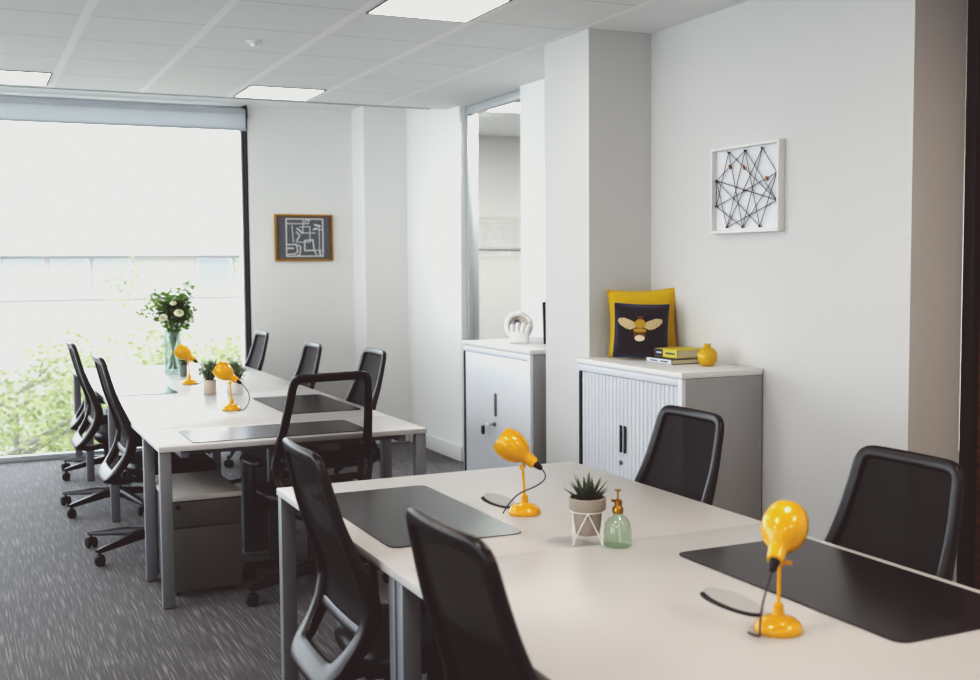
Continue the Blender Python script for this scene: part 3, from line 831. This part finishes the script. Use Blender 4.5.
def pot_plant(name, label, x, y, pr, ph, material, hgt, n, spread, lf, taper=.9):
    t = thing(name, label, 'plant', (x, y, lz), 0, 'small pot plants on the far bench')
    bm = NB(); lathe(bm, [(0, 0), (pr * taper * .96, 0), (pr * taper, .004), (pr, ph - .003), (pr * .985, ph), (pr * .9, ph), (pr * .88, ph - .012), (0, ph - .012)], 28); link('pot', bm, material, t)
    bm = NB(); lathe(bm, [(pr * .875, ph - .0115), (0, ph - .006)], 20, cap=False); link('soil', bm, M_SOIL, t)
    bm = NB()
    for i in range(n):
        a = rnd.uniform(0, 2 * PI); e = math.radians(rnd.uniform(28, 88))
        spike(bm, (rnd.uniform(-.3, .3) * pr, rnd.uniform(-.3, .3) * pr, ph - .008), (math.cos(a) * math.cos(e), math.sin(a) * math.cos(e), math.sin(e)), rnd.uniform(.6, 1) * hgt * (.38 + .62 * math.sin(e)), lf, rnd.uniform(-.15, .25))
        q = Vector((math.cos(a) * math.cos(e), math.sin(a) * math.cos(e), math.sin(e))) * (hgt * (.3 + .3 * math.sin(e)))
        leaf_quads(bm, q + Vector((0, 0, ph)), 3, (spread * .3,) * 3, lf * 1.5, rnd)
    link('leaves', bm, M_LEAF, t, 60)
    return t
pot_plant('potted_plant', 'leafy plant in a pale clay cube-like pot on the far bench', 1.378, 7.12, .040, .090, M_PINKPOT, .155, 46, .10, .010, .97)
pot_plant('potted_plant', 'green plant in the wider white ceramic pot behind a yellow lamp', 1.522, 7.06, .055, .096, M_WHITEPOT, .14, 40, .09, .011, .9)
pot_plant('potted_plant', 'tiny green succulent in a dark grey pot in front of the flower vase', 1.432, 8.36, .027, .085, M_GREYPOT, .075, 34, .05, .009, .9)
# vase with bouquet
va = thing('glass_vase', 'tall clear glass vase at the window end of the far bench', 'vase', (1.40, 8.62, lz))
bm = NB(); lathe(bm, [(0, .001), (.060, .001), (.062, .004), (.062, .31), (.060, .312), (.0575, .31), (.0575, .014), (0, .014)], 36, cap=False); link('vase_body', bm, M_VASEGL, va)
bm = NB(); lathe(bm, [(0, .0145), (.057, .0145), (.057, .10), (0, .10)], 30); link('water', bm, thin_glass('water', (.90, .95, .92, 1), .6, .05, rgb(210, 225, 215)), va)
bq = thing('flower_bouquet', 'bouquet of green foliage and white roses standing in the glass vase', 'flowers', (1.40, 8.62, lz + .03))
bm = NB()
bq.scale = (1.04, 1.04, .93); bq.rotation_euler = (0, math.radians(2.5), 0)
tips = []
for i in range(16):
    a = 2 * PI * i / 16 + rnd.uniform(-.2, .2); r = rnd.uniform(.03, .15)
    tip = Vector((r * math.cos(a), r * math.sin(a), rnd.uniform(.42, .60))); tips.append(tip)
    tube(bm, bez((-.03 * math.cos(a), -.03 * math.sin(a), .005), (0, 0, .12), (.02 * math.cos(a), .02 * math.sin(a), .30), tip, 8), .0032, 6)
link('stems', bm, M_STEM, bq)
bm = NB()
for t_ in tips: leaf_quads(bm, t_ + Vector((0, 0, -.02)), 26, (.075, .075, .07), .026, rnd)
leaf_quads(bm, (0, 0, .42), 180, (.14, .14, .12), .028, rnd)
leaf_quads(bm, (.0, 0, .35), 50, (.06, .06, .08), .022, rnd)
for (dx, dz) in ((.09, .60), (.10, .64), (.08, .67), (-.17, .46), (-.20, .44), (.04, .58)):
    leaf_quads(bm, (dx, -dx * .4, dz), 16, (.045, .045, .05), .018, rnd)
link('foliage', bm, M_LEAF2, bq, 0)
for (u, v, zz, s) in ((-.038, -.13, .415, 1), (.066, -.12, .455, 1.05), (-.10, -.05, .50, .8), (.13, -.02, .40, .8), (.02, -.10, .53, .75)):
    bm = NB(); c = Vector((u * .907 + v * .42, -u * .42 + v * .905, zz))
    out = (c - Vector((0, 0, .35))).normalized()
    M = axis_m(c, out)
    for rr_, zz_, tw in ((.034, 0, 0), (.027, .006, .5), (.019, .010, 1.1), (.011, .013, 1.9)):
        lathe(bm, [(0, -.02 * s), (rr_ * .6 * s, -.014 * s), (rr_ * s, (zz_ + .002) * s), (rr_ * .9 * s, (zz_ + .012) * s), (rr_ * .78 * s, (zz_ + .008) * s)], 10, M @ Matrix.Rotation(tw, 4, 'Z'), cap=False)
    link('rose', bm, M_ROSE, bq, 60)

# ================================================================== CUSHIONS, BOOKS, ORNAMENTS
def pillow_bm(w, h, th, pinch=.06, n=22):
    bm = NB(); G = {}
    for sgn in (1, -1):
        for i in range(n + 1):
            for j in range(n + 1):
                u, v = -1 + 2 * i / n, -1 + 2 * j / n
                edge = i in (0, n) or j in (0, n)
                if sgn == -1 and edge: G[sgn, i, j] = G[1, i, j]; continue
                px = u * (1 - pinch * (1 - v * v)); py = v * (1 - pinch * (1 - u * u))
                t = ((1 - u ** 2) * (1 - v ** 2)) ** .42
                G[sgn, i, j] = bm.verts.new((px * w / 2, sgn * (-th / 2) * t, py * h / 2))
        for i in range(n):
            for j in range(n):
                bm.faces.new((G[sgn, i, j], G[sgn, i + 1, j], G[sgn, i + 1, j + 1], G[sgn, i, j + 1]))
    return bm
def pillow_edge(w, h, pinch, n=22):
    P = []
    for k in range(4 * n):
        s, t = divmod(k, n); q = -1 + 2 * t / n
        u, v = ((q, -1), (1, q), (-q, 1), (-1, -q))[s]
        P.append(Vector((u * (1 - pinch * (1 - v * v)) * w / 2, 0, v * (1 - pinch * (1 - u * u)) * h / 2)))
    return P
# local frame: width along x, front towards -y, height z; origin at the bottom edge
def cushion(name, label, w, h, th, pinch, loc, tilt, rz, roll, m1, m2):
    t = thing(name, label, 'cushion', loc)
    t.rotation_euler = (tilt, roll, rz)
    bm = pillow_bm(w, h, th, pinch); bmesh.ops.translate(bm, verts=bm.verts, vec=(0, 0, h / 2)); link('cover', bm, m1, t, 60)
    bm = NB(); tube(bm, [p + Vector((0, 0, h / 2)) for p in pillow_edge(w, h, pinch)], .0045, 6, True); link('piping', bm, m2, t)
    return t
cy = cushion('cushion', 'plain mustard yellow square cushion leaning in the corner behind the bee cushion', 0.350, .345, .10, .085, (3.163, 4.955, CT + .011), math.radians(-9), math.radians(-34), math.radians(-2), M_MUSTARD, M_MUSTARD)
cn = cushion('cushion', 'small navy cushion with an embroidered bee, in front of the yellow cushion', .270, .272, .08, .05, (3.088, 4.868, CT + .011), math.radians(-9), math.radians(-32), math.radians(2), M_NAVY, M_PIPING)
# the embroidered bee (a raised patch following the cushion front)
def fy(x, z, w=.270, h=.272, th=.08):
    u, v = min(1, abs(x / (w / 2))), min(1, abs((z - h / 2) / (h / 2)))
    return -th / 2 * ((1 - u * u) * (1 - v * v)) ** .42
def patch(poly, off, sub=1):
    bm = NB(); c = Vector((sum(p[0] for p in poly) / len(poly), sum(p[1] for p in poly) / len(poly)))
    rings = []
    for s in (1.0, .66, .33):
        rings.append([bm.verts.new((c.x + (p[0] - c.x) * s, fy(c.x + (p[0] - c.x) * s, c.y + (p[1] - c.y) * s) - off - .002 * (1 - s), c.y + (p[1] - c.y) * s)) for p in poly])
    loft(bm, rings, cap=False); bm.faces.new(rings[-1])
    return bm
def ell(cx, cz, a, b, rot=0, n=24):
    return [(cx + a * math.cos(t) * math.cos(rot) - b * math.sin(t) * math.sin(rot), cz + a * math.cos(t) * math.sin(rot) + b * math.sin(t) * math.cos(rot)) for t in [2 * PI * k / n for k in range(n)]]
bz = .148; BS = 1.22; BX = -.006
def bt(P): return [(BX + p[0] * BS, bz + (p[1] - bz) * BS) for p in P]
bee = link('bee_body', patch(bt(ell(0, bz - .018, .027, .040)), .0025), M_BEEDARK, cn, 60)
link('bee_thorax', patch(bt(ell(0, bz + .016, .023, .019)), .0045), M_BEEGOLD, bee, 60)
link('bee_head', patch(bt(ell(0, bz + .039, .013, .009)), .004), M_BEEDARK, bee, 60)
link('bee_stripe', patch(bt(ell(0, bz - .012, .027, .008)), .0055), M_BEEGOLD, bee, 60)
link('bee_tail', patch(bt(ell(0, bz - .044, .021, .013)), .0055), M_BEEWHITE, bee, 60)
for sg in (-1, 1):
    wing = [(sg * .010, bz + .010), (sg * .030, bz + .026), (sg * .065, bz + .040), (sg * .088, bz + .038), (sg * .092, bz + .026), (sg * .080, bz + .010), (sg * .060, bz - .004), (sg * .040, bz - .010), (sg * .020, bz - .002)]
    link('bee_wing', patch(bt(wing), .0035), M_BEEWING, bee, 60)
    bm = NB()
    for pts in (((.010, .044), (.018, .056), (.024, .068)), ((.020, -.006), (.038, -.022), (.044, -.038)), ((.018, -.03), (.034, -.046), (.034, -.062)), ((.02, .02), (.034, .006), (.046, -.004))):
        tube(bm, [(q[0], fy(*q) - .002, q[1]) for q in bt([(sg * p[0], bz + p[1]) for p in pts])], .0013, 6)
    link('bee_legs', bm, M_BEEDARK, bee, 60)
# books (spine towards -x)
def book(label, x0, x1, y0, y1, z0, h, cover, spine_parts):
    t = thing('book', label, 'book', ((x0 + x1) / 2, (y0 + y1) / 2, z0), 0, 'books on the ribbed cabinet')
    a, b = (x1 - x0) / 2, (y1 - y0) / 2
    bm = NB(); box(bm, -a, a, -b, b, 0, .003, .0008); box(bm, -a, a, -b, b, h - .003, h, .0008)
    box(bm, -a, -a + .003, -b, b, .003, h - .003)
    link('cover', bm, cover, t)
    link('pages', B(-a + .0032, a - .004, -b + .004, b - .004, .0032, h - .0032), M_PAGES, t, smooth=0)
    for (y_a, y_b, za, zb, m_) in spine_parts:
        link('spine_print', B(-a - .0006 - (.0004 if za > .3 else 0), -a - .0001, -b + y_a * 2 * b, -b + y_b * 2 * b, za * h, zb * h), m_, t, smooth=0)
    return t
book('pale book lying flat at the bottom of the two books', 3.060, 3.245, 4.545, 4.765, CT + .0003, .024, M_BK_S, [(.01, .99, .06, .94, M_BK_W), (.15, .45, .35, .65, M_BK_S), (.55, .85, .35, .65, M_HANDLE)])
book('yellow and navy book lying on top of the pale book', 3.120, 3.312, 4.59, 4.785, CT + .0247, .040, M_BK_Y, [(.62, .99, .04, .96, M_BK_N), (.08, .50, .40, .62, M_BK_S), (.68, .90, .42, .62, M_BK_W)])
vs = NB(); lathe(vs, [(0, 0), (.026, 0), (.034, .006), (.044, .024), (.0475, .044), (.044, .064), (.033, .080), (.019, .088), (.0155, .091), (.0155, .097), (.0175, .104), (.015, .104), (.012, .094), (0, .090)], 36)
tag(link('bud_vase', vs, M_YVASE, loc=(3.180, 4.425, CT + .0003)), 'round mustard yellow bud vase beside the two books', 'vase')
# small cabinet ornaments
ck = thing('ring_ornament', 'round white ring ornament with a beige disc on the small cabinet', 'ornament', (3.150, 6.37, CT + .0003), math.radians(-30))
bm = NB(); Rr = .076
pts = [Vector((Rr * math.cos(2 * PI * i / 40), 0, .10 + Rr * math.sin(2 * PI * i / 40))) for i in range(40)]
sweep(bm, pts, [Vector((0, 1, 0))] * 40, [.015] * 40, [.024] * 40, True, 12); link('ring', bm, M_WHITE, ck, 60)
bm = NB(); lathe(bm, [(0, 0), (.062, 0), (.062, .004), (0, .004)], 32, axis_m((0, .01, .10), (0, 1, 0))); link('disc', bm, M_BEIGE, ck)
bm = NB(); lathe(bm, [(0, 0), (.016, 0), (.016, .006), (0, .008)], 20, axis_m((-.012, .008, .125), (0, -1, 0))); link('dial', bm, M_BLUEGREY, ck)
link('foot', B(-.05, .05, -.03, .03, 0, .014, bev=.005), M_WHITE, ck)
hd = thing('hand_ornament', 'white ornament with four rounded finger shapes, in front of the ring ornament', 'ornament', (3.120, 6.295, CT + .0003), math.radians(-30))
bm = NB()
rr = []
for z, a, b in ((0, .060, .022), (.02, .060, .022), (.045, .056, .02), (.065, .052, .018)): rr.append(superring(bm, 0, 0, z, a, b, .7, 32))
loft(bm, rr)
for i, (L, dx) in enumerate(((.046, -.042), (.056, -.014), (.056, .014), (.044, .042))):
    tube(bm, [(dx * .9, 0, .05), (dx * 1.05, 0, .07), (dx * 1.2 + .004, -.002, .07 + L * .6), (dx * 1.3 + .008, -.006, .07 + L * .92), (dx * 1.32 + .009, -.007, .07 + L)], [.0148, .0155, .0148, .012, .004], 12)
link('fingers', bm, M_WHITE, hd, 60)
link('plinth', B(-.062, .062, -.03, .03, -.0, .012, bev=.004), M_WHITE, hd)
fr = thing('picture_frame', 'dark thin frame standing on the small cabinet, mostly hidden by the pillar', 'frame', (3.296, 6.11, CT + .0003), 0)
fr.rotation_euler = (math.radians(-4), 0, 0)
bm = NB(); box(bm, -.10, .10, 0, .014, 0, .255, .002); link('frame', bm, M_BLACKG, fr)
link('panel', B(-.088, .088, -.002, -.0002, .012, .243), M_BLUEGREY, fr, smooth=0)
link('easel_leg', B(-.012, .012, .018, .03, 0.002, .14, bev=.002), M_BLUEGREY, fr)

# ================================================================== WALL ART
sa = thing('string_art', 'square white framed string art on the right wall', 'wall art', (RX, 4.312, 1.863))
# local: u runs along -y, v up, out is -x
s = .252; h_ = .203
link('backing', B(-.012, -.001, -s + .012, s - .012, -h_ + .012, h_ - .012), M_BOARD, sa, smooth=0)
bm = NB()
box(bm, -.038, -.001, s - .014, s, -h_, h_, .002); box(bm, -.038, -.001, -s, -s + .014, -h_, h_, .002)
box(bm, -.038, -.001, -s + .014, s - .014, h_ - .014, h_, .002); box(bm, -.038, -.001, -s + .014, s - .014, -h_, -h_ + .014, .002)
link('frame', bm, W_TRIM, sa)
ND = dict(T1=(.22, .99), T2=(.49, .985), T3=(.76, .985), L1=(.015, .64), L2=(.015, .30), R1=(.985, .66), R2=(.985, .32), B1=(.20, .02), B2=(.46, .01), B3=(.73, .01), C=(.49, .475))
def uv(u, v): return ((s - .022) - u * 2 * (s - .022), -(h_ - .022) + v * 2 * (h_ - .022))
bm = NB()
for a, b in ('T1 L2', 'T1 B3', 'T1 R2', 'T1 B2', 'T2 L1', 'T2 B1', 'T2 B3', 'T2 R2', 'T3 R1', 'T3 B1', 'T3 B2', 'T3 L2', 'L1 R2', 'L1 B1', 'L1 B3', 'L1 L2', 'L2 R1', 'L2 B2', 'R1 B2', 'R1 B3', 'R2 B1', 'C T3') and [q.split() for q in ('T1 L2', 'T1 B2', 'T1 R2', 'T2 L1', 'T2 B1', 'T2 B3', 'T2 R2', 'T3 R1', 'T3 B1', 'T3 B2', 'L1 R2', 'L1 B1', 'L1 B3', 'L1 L2', 'L2 R1', 'L2 B2', 'R1 B2', 'R1 B3', 'R2 B1')]:
    pa, pb = uv(*ND[a]), uv(*ND[b]); tube(bm, [(-.022, pa[0], pa[1]), (-.022, pb[0], pb[1])], .0016, 6)
link('strings', bm, M_STRING, sa)
for k_, p in ND.items():
    q = uv(*p); bm = NB(); lathe(bm, [(.002, 0), (.002, .012), (.0045, .013), (.0045, .015), (0, .0155)], 10, axis_m((-.0125, q[0], q[1]), (-1, 0, 0))); link('pin', bm, M_STRING, sa)
for p in ((.24, .80), (.47, .77), (.83, .60)):
    q = uv(*p); bm = NB(); lathe(bm, [(0, -.011), (.004, -.010), (.006, 0), (.004, .010), (0, .011)], 12, axis_m((-.022, q[0], q[1]), (0, .5, 1))); link('bead', bm, M_BEAD, sa)
sa.location.y = 4.300
pa_ = thing('framed_print', 'gold framed grey print with white line drawing on the end wall', 'picture', (2.648, 9.465, 1.758))
w, h = .252, .196
link('print', B(-w + .014, w - .014, -.010, -.001, -h + .014, h - .014), M_PRINT, pa_, smooth=0)
bm = NB(); box(bm, -w, -w + .016, -.025, -.001, -h, h, .002); box(bm, w - .016, w, -.025, -.001, -h, h, .002)
box(bm, -w + .016, w - .016, -.025, -.001, h - .016, h, .002); box(bm, -w + .016, w - .016, -.025, -.001, -h, -h + .016, .002)
link('frame', bm, M_GOLD, pa_)
bm = NB()
def ln(pts, t_=.0035):
    P = [((p[0] - 364) / 246 * w, -(p[1] - 322) / 200 * h) for p in pts]
    for (xa, za), (xb, zb) in zip(P, P[1:]):
        d_ = Vector((xb - xa, 0, zb - za)); L_ = d_.length; d_.normalize(); nn = Vector((d_.z, 0, -d_.x)) * t_
        a, b = Vector((xa, 0, za)) - d_ * t_ * .5, Vector((xb, 0, zb)) + d_ * t_ * .5
        q = [a + nn, b + nn, b - nn, a - nn]
        lo = [bm.verts.new(v + Vector((0, -.0105, 0))) for v in q]; hi = [bm.verts.new(v + Vector((0, -.0118, 0))) for v in q]
        bm.faces.new(hi)
        for i in range(4): bm.faces.new((lo[i], lo[(i + 1) % 4], hi[(i + 1) % 4], hi[i]))
ln([(216, 160), (526, 160), (526, 480), (216, 480), (216, 160)], .0050)
ln([(216, 200), (400, 200), (415, 165)]); ln([(360, 160), (355, 280), (460, 280)]); ln([(375, 200), (380, 175), (405, 170)])
ln([(265, 215), (270, 300), (275, 360)]); ln([(330, 230), (415, 225), (415, 360)]); ln([(305, 240), (340, 270), (355, 285)], .006)
ln([(300, 270), (330, 300), (300, 350)], .005); ln([(300, 360), (415, 358)]); ln([(370, 345), (440, 340), (450, 430), (370, 432), (370, 345)], .0055)
ln([(450, 430), (524, 430)]); ln([(495, 225), (495, 470)]); ln([(455, 210), (505, 220)], .007); ln([(445, 250), (475, 240)], .007)
ln([(218, 380), (300, 380), (310, 440), (290, 460), (220, 465)], .005); ln([(225, 412), (275, 412)], .006); ln([(315, 385), (335, 400), (330, 460), (310, 475)], .005)
ln([(450, 432), (470, 470)], .005); ln([(500, 440), (505, 475)], .005); ln([(520, 250), (480, 250)], .003)
link('line_drawing', bm, M_LINE, pa_, 0)

# ================================================================== OUTSIDE
struct('ground', B(-60, 70, 10.2, 120, -5.2, -5.0), M_GROUND, smooth=0)
bd = thing('office_building', 'pale low building with a ribbon of windows across the street', 'building', (6, 45, -5.0))
link('wall', B(-26, 40, 0, 14, 0, 6.95), M_OUTWALL, bd, smooth=0)
bm = NB(); box(bm, -26.3, 40.3, -.35, 14.3, 6.95, 7.35); box(bm, -26.1, 40.1, -.12, 0, 5.35, 5.65); box(bm, -26.1, 40.1, -.10, 0, 2.4, 2.6)
link('eaves', bm, M_OUTTRIM, bd, smooth=0)
bm = NB()
v = [(-7.5, 0, 7.36), (6.6, 0, 7.36), (6.6, 14, 7.36), (-7.5, 14, 7.36), (-3.4, 6, 9.9), (2.6, 6, 9.9), (2.6, 9, 9.9), (-3.4, 9, 9.9)]
v = [bm.verts.new(p) for p in v]
for q in ((0, 1, 5, 4), (1, 2, 6, 5), (2, 3, 7, 6), (3, 0, 4, 7), (4, 5, 6, 7)): bm.faces.new([v[i] for i in q])
link('roof', bm, M_OUTROOF, bd, smooth=0)
xs = [-9.5, -7.7, -6.0, -4.6, -3.0, -1.5, 2.3, 3.8, 5.4, 6.9, 8.6, 10.2, 11.8]
for i, x in enumerate(xs):
    wv = 1.35
    f = link('window', B(x, x + wv, -.06, -.002, 5.68, 6.85), M_OUTTRIM, bd, smooth=0)
    link('pane', B(x + .06, x + wv - .06, -.09, -.062, 5.74, 6.79), M_OUTWIN2 if i % 4 == 2 else M_OUTWIN, f, smooth=0)
for i in range(7):
    x = -7 + i * 2.7
    f = link('window', B(x, x + 1.7, -.06, -.002, 2.65, 4.1), M_OUTTRIM, bd, smooth=0)
    link('pane', B(x + .06, x + 1.64, -.09, -.062, 2.71, 4.04), M_OUTWALL, f, smooth=0)
def tree(label, x, y, top, r, n, material, leaf=.085, seed=1, sprigs=()):
    g = random.Random(seed); t = thing('street_tree', label, 'tree', (x, y, -5.0), 0, 'trees outside the window')
    hh = top + 5.0
    bm = NB(); tube(bm, [(0, 0, 0), (.05, .02, hh * .35), (-.04, 0, hh * .6), (0, 0, hh * .78)], [.13, .10, .06, .015], 10)
    ends = []
    for i in range(16):
        a = g.uniform(0, 2 * PI); z0 = hh * g.uniform(.35, .8); L = r * g.uniform(.6, 1.0) * (1.15 - .5 * (z0 / hh))
        e = Vector((L * math.cos(a), L * math.sin(a), z0 + L * g.uniform(.2, .7))); ends.append(e)
        tube(bm, bez((0, 0, z0), (L * .3 * math.cos(a), L * .3 * math.sin(a), z0 + .15 * L), e * .8 + Vector((0, 0, z0 * .2)), e, 5), [.035, .03, .025, .02, .014, .006], 6)
    link('trunk', bm, M_BARK, t)
    bm = NB()
    for e in ends: leaf_quads(bm, e, n // 16, (r * .42, r * .42, r * .36), leaf, g)
    leaf_quads(bm, (0, 0, hh * .72), n // 3, (r * .8, r * .8, hh * .2), leaf, g)
    for sx, sz in sprigs: leaf_quads(bm, (sx, 0, sz + 5), 60, (.22, .22, .45), leaf * .8, g)
    link('foliage', bm, material, t, 0)
tree('leafy street tree at the left outside the window, lowest crown', .35, 13.2, .62, 1.5, 4680, M_TREE2, 0.050, 11)
tree('slender yellow green street tree outside, left of the vase', 2.2, 17.8, 1.23, 1.35, 2700, M_TREE, 0.054, 12, ((.15, 1.5), (-.1, 1.2), (.3, .8)))
tree('street tree outside directly behind the flower vase', 3.0, 15.2, .95, 1.2, 2700, M_TREE, 0.050, 13)
tree('street tree outside closest to the dark window frame', 5.25, 21.6, 1.06, 1.6, 3060, M_TREE, 0.058, 14, ((-.05, 1.7), (.25, 2.0), (-.35, 1.4)))
tree('street tree outside at the left edge of the window, farther back', .95, 25.2, -.08, 2.0, 3600, M_TREE, 0.065, 15)
car = thing('parked_car', 'blurred red car on the street below, between the leaves', 'car', (1.35, 21.5, -5.0), math.radians(5))
bm = NB()
pf = round_poly([(-2.0, .25), (2.0, .25), (2.05, .75), (1.2, .9), (.6, 1.42), (-1.0, 1.45), (-1.7, .95), (-2.05, .8)], [.1, .1, .15, .3, .3, .3, .3, .15], 4)
lo = [bm.verts.new((p[0], -.85, p[1])) for p in pf]; hi = [bm.verts.new((p[0], .85, p[1])) for p in pf]
bm.faces.new(lo); bm.faces.new(hi[::-1])
for i in range(len(pf)): bm.faces.new((lo[i], lo[(i + 1) % len(pf)], hi[(i + 1) % len(pf)], hi[i]))
link('car_body', bm, M_CARRED, car)
for sx in (-1.25, 1.3):
    for sy in (-.8, .8):
        bm = NB(); lathe(bm, [(0, -.1), (.3, -.1), (.32, -.06), (.32, .06), (.3, .1), (0, .1)], 20, axis_m((sx, sy, .32), (0, 1, 0))); link('wheel', bm, M_RUBBER, car)
for sy in (-.856, .856):
    link('side_window', B(-.95, .75, sy - .003, sy + .003, .95, 1.3, ), M_OUTWIN, car, smooth=0)

# ================================================================== LIGHT
wd = bpy.data.worlds.new('sky'); scene.world = wd; wd.use_nodes = True
nt = wd.node_tree; bg = nt.nodes['Background']
bg.inputs['Color'].default_value = (0.90, 0.945, 1.0, 1); bg.inputs['Strength'].default_value = 5.4
def area(name, loc, size, sizey, energy, col, rot, portal=False):
    l = bpy.data.lights.new(name, 'AREA'); l.shape = 'RECTANGLE'; l.size = size; l.size_y = sizey; l.energy = energy; l.color = col
    o = bpy.data.objects.new(name, l); COL.objects.link(o); o.location = loc; o.rotation_euler = rot
    if portal: l.cycles.is_portal = True
    return o
area('window_portal', ((LX + 2.19) / 2, 9.90, 1.42), 2.19 - LX, 2.84, 1, (1, 1, 1), (-PI / 2, 0, 0), True)
area('window_portal', (LX - .2, 4.3, 1.4), 2.64, 10.6, 1, (1, 1, 1), (0, -PI / 2, 0), True)
# unseen ceiling grid lamps; the first, off the grid, is an added fill light
for x, y in ((2.63, .62), (.29, 2.07), (2.045, 2.07), (.29, -.83), (2.045, -.83), (-1.46, 2.07), (-1.46, 4.965), (.29, 4.965), (-1.46, -.83)):
    area('ceiling_and_fill_lamp', (x, y, H - .012), .5, .5, 20, (1.0, .88, .78), (0, 0, 0))
for x, y in ((3.93, 7.89), (5.6, 7.89), (5.6, 5.0)):  # panel seen through the glass, then unseen lamps added to brighten the room
    area('ceiling_and_fill_lamp', (x, y, H - .012), .5, .5, 72, (1.0, .98, .97), (0, 0, 0))

# ================================================================== CAMERA
cam = bpy.data.cameras.new('camera'); co = bpy.data.objects.new('camera', cam); COL.objects.link(co)
f = 1138.0
vD = Vector((-39 - 490, -(268 - 340), -f)).normalized(); vS = Vector((2950 - 490, -(245 - 340), -f))
X = (vS - vD * vS.dot(vD)).normalized(); Z = X.cross(vD)
Rm = Matrix((X, vD, Z))
co.matrix_world = Matrix.Translation((0, 0, 1.525)) @ Rm.to_4x4()
cam.sensor_width = 36; cam.lens = f / 980 * 36; cam.clip_end = 300
cam.dof.use_dof = True; cam.dof.focus_distance = 4.6; cam.dof.aperture_fstop = 3.2
scene.camera = co

# ================================================================== COLOUR MANAGEMENT
scene.cycles.use_denoising = True
scene.cycles.max_bounces = 10; scene.cycles.transparent_max_bounces = 16; scene.cycles.diffuse_bounces = 6
scene.cycles.sample_clamp_indirect = 8
vs_ = scene.view_settings
vs_.view_transform = 'Standard'; vs_.look = 'None'; vs_.exposure = 0.0; vs_.gamma = 1.0
vs_.use_curve_mapping = True
cm = vs_.curve_mapping
cm.extend = 'HORIZONTAL'
for i, (lo_, hi_) in enumerate(((lin(36), lin(232)), (lin(28), lin(232)), (lin(28), lin(231)))):
    c = cm.curves[i]
    c.points[0].location = (0, lo_); c.points[-1].location = (1, hi_)
    for px_, py_ in ((.03, lo_ + .0045), (.09, lo_ + .024), (.20, lo_ + .105), (.42, .325), (.70, .565)): c.points.new(px_, py_)
cm.update()
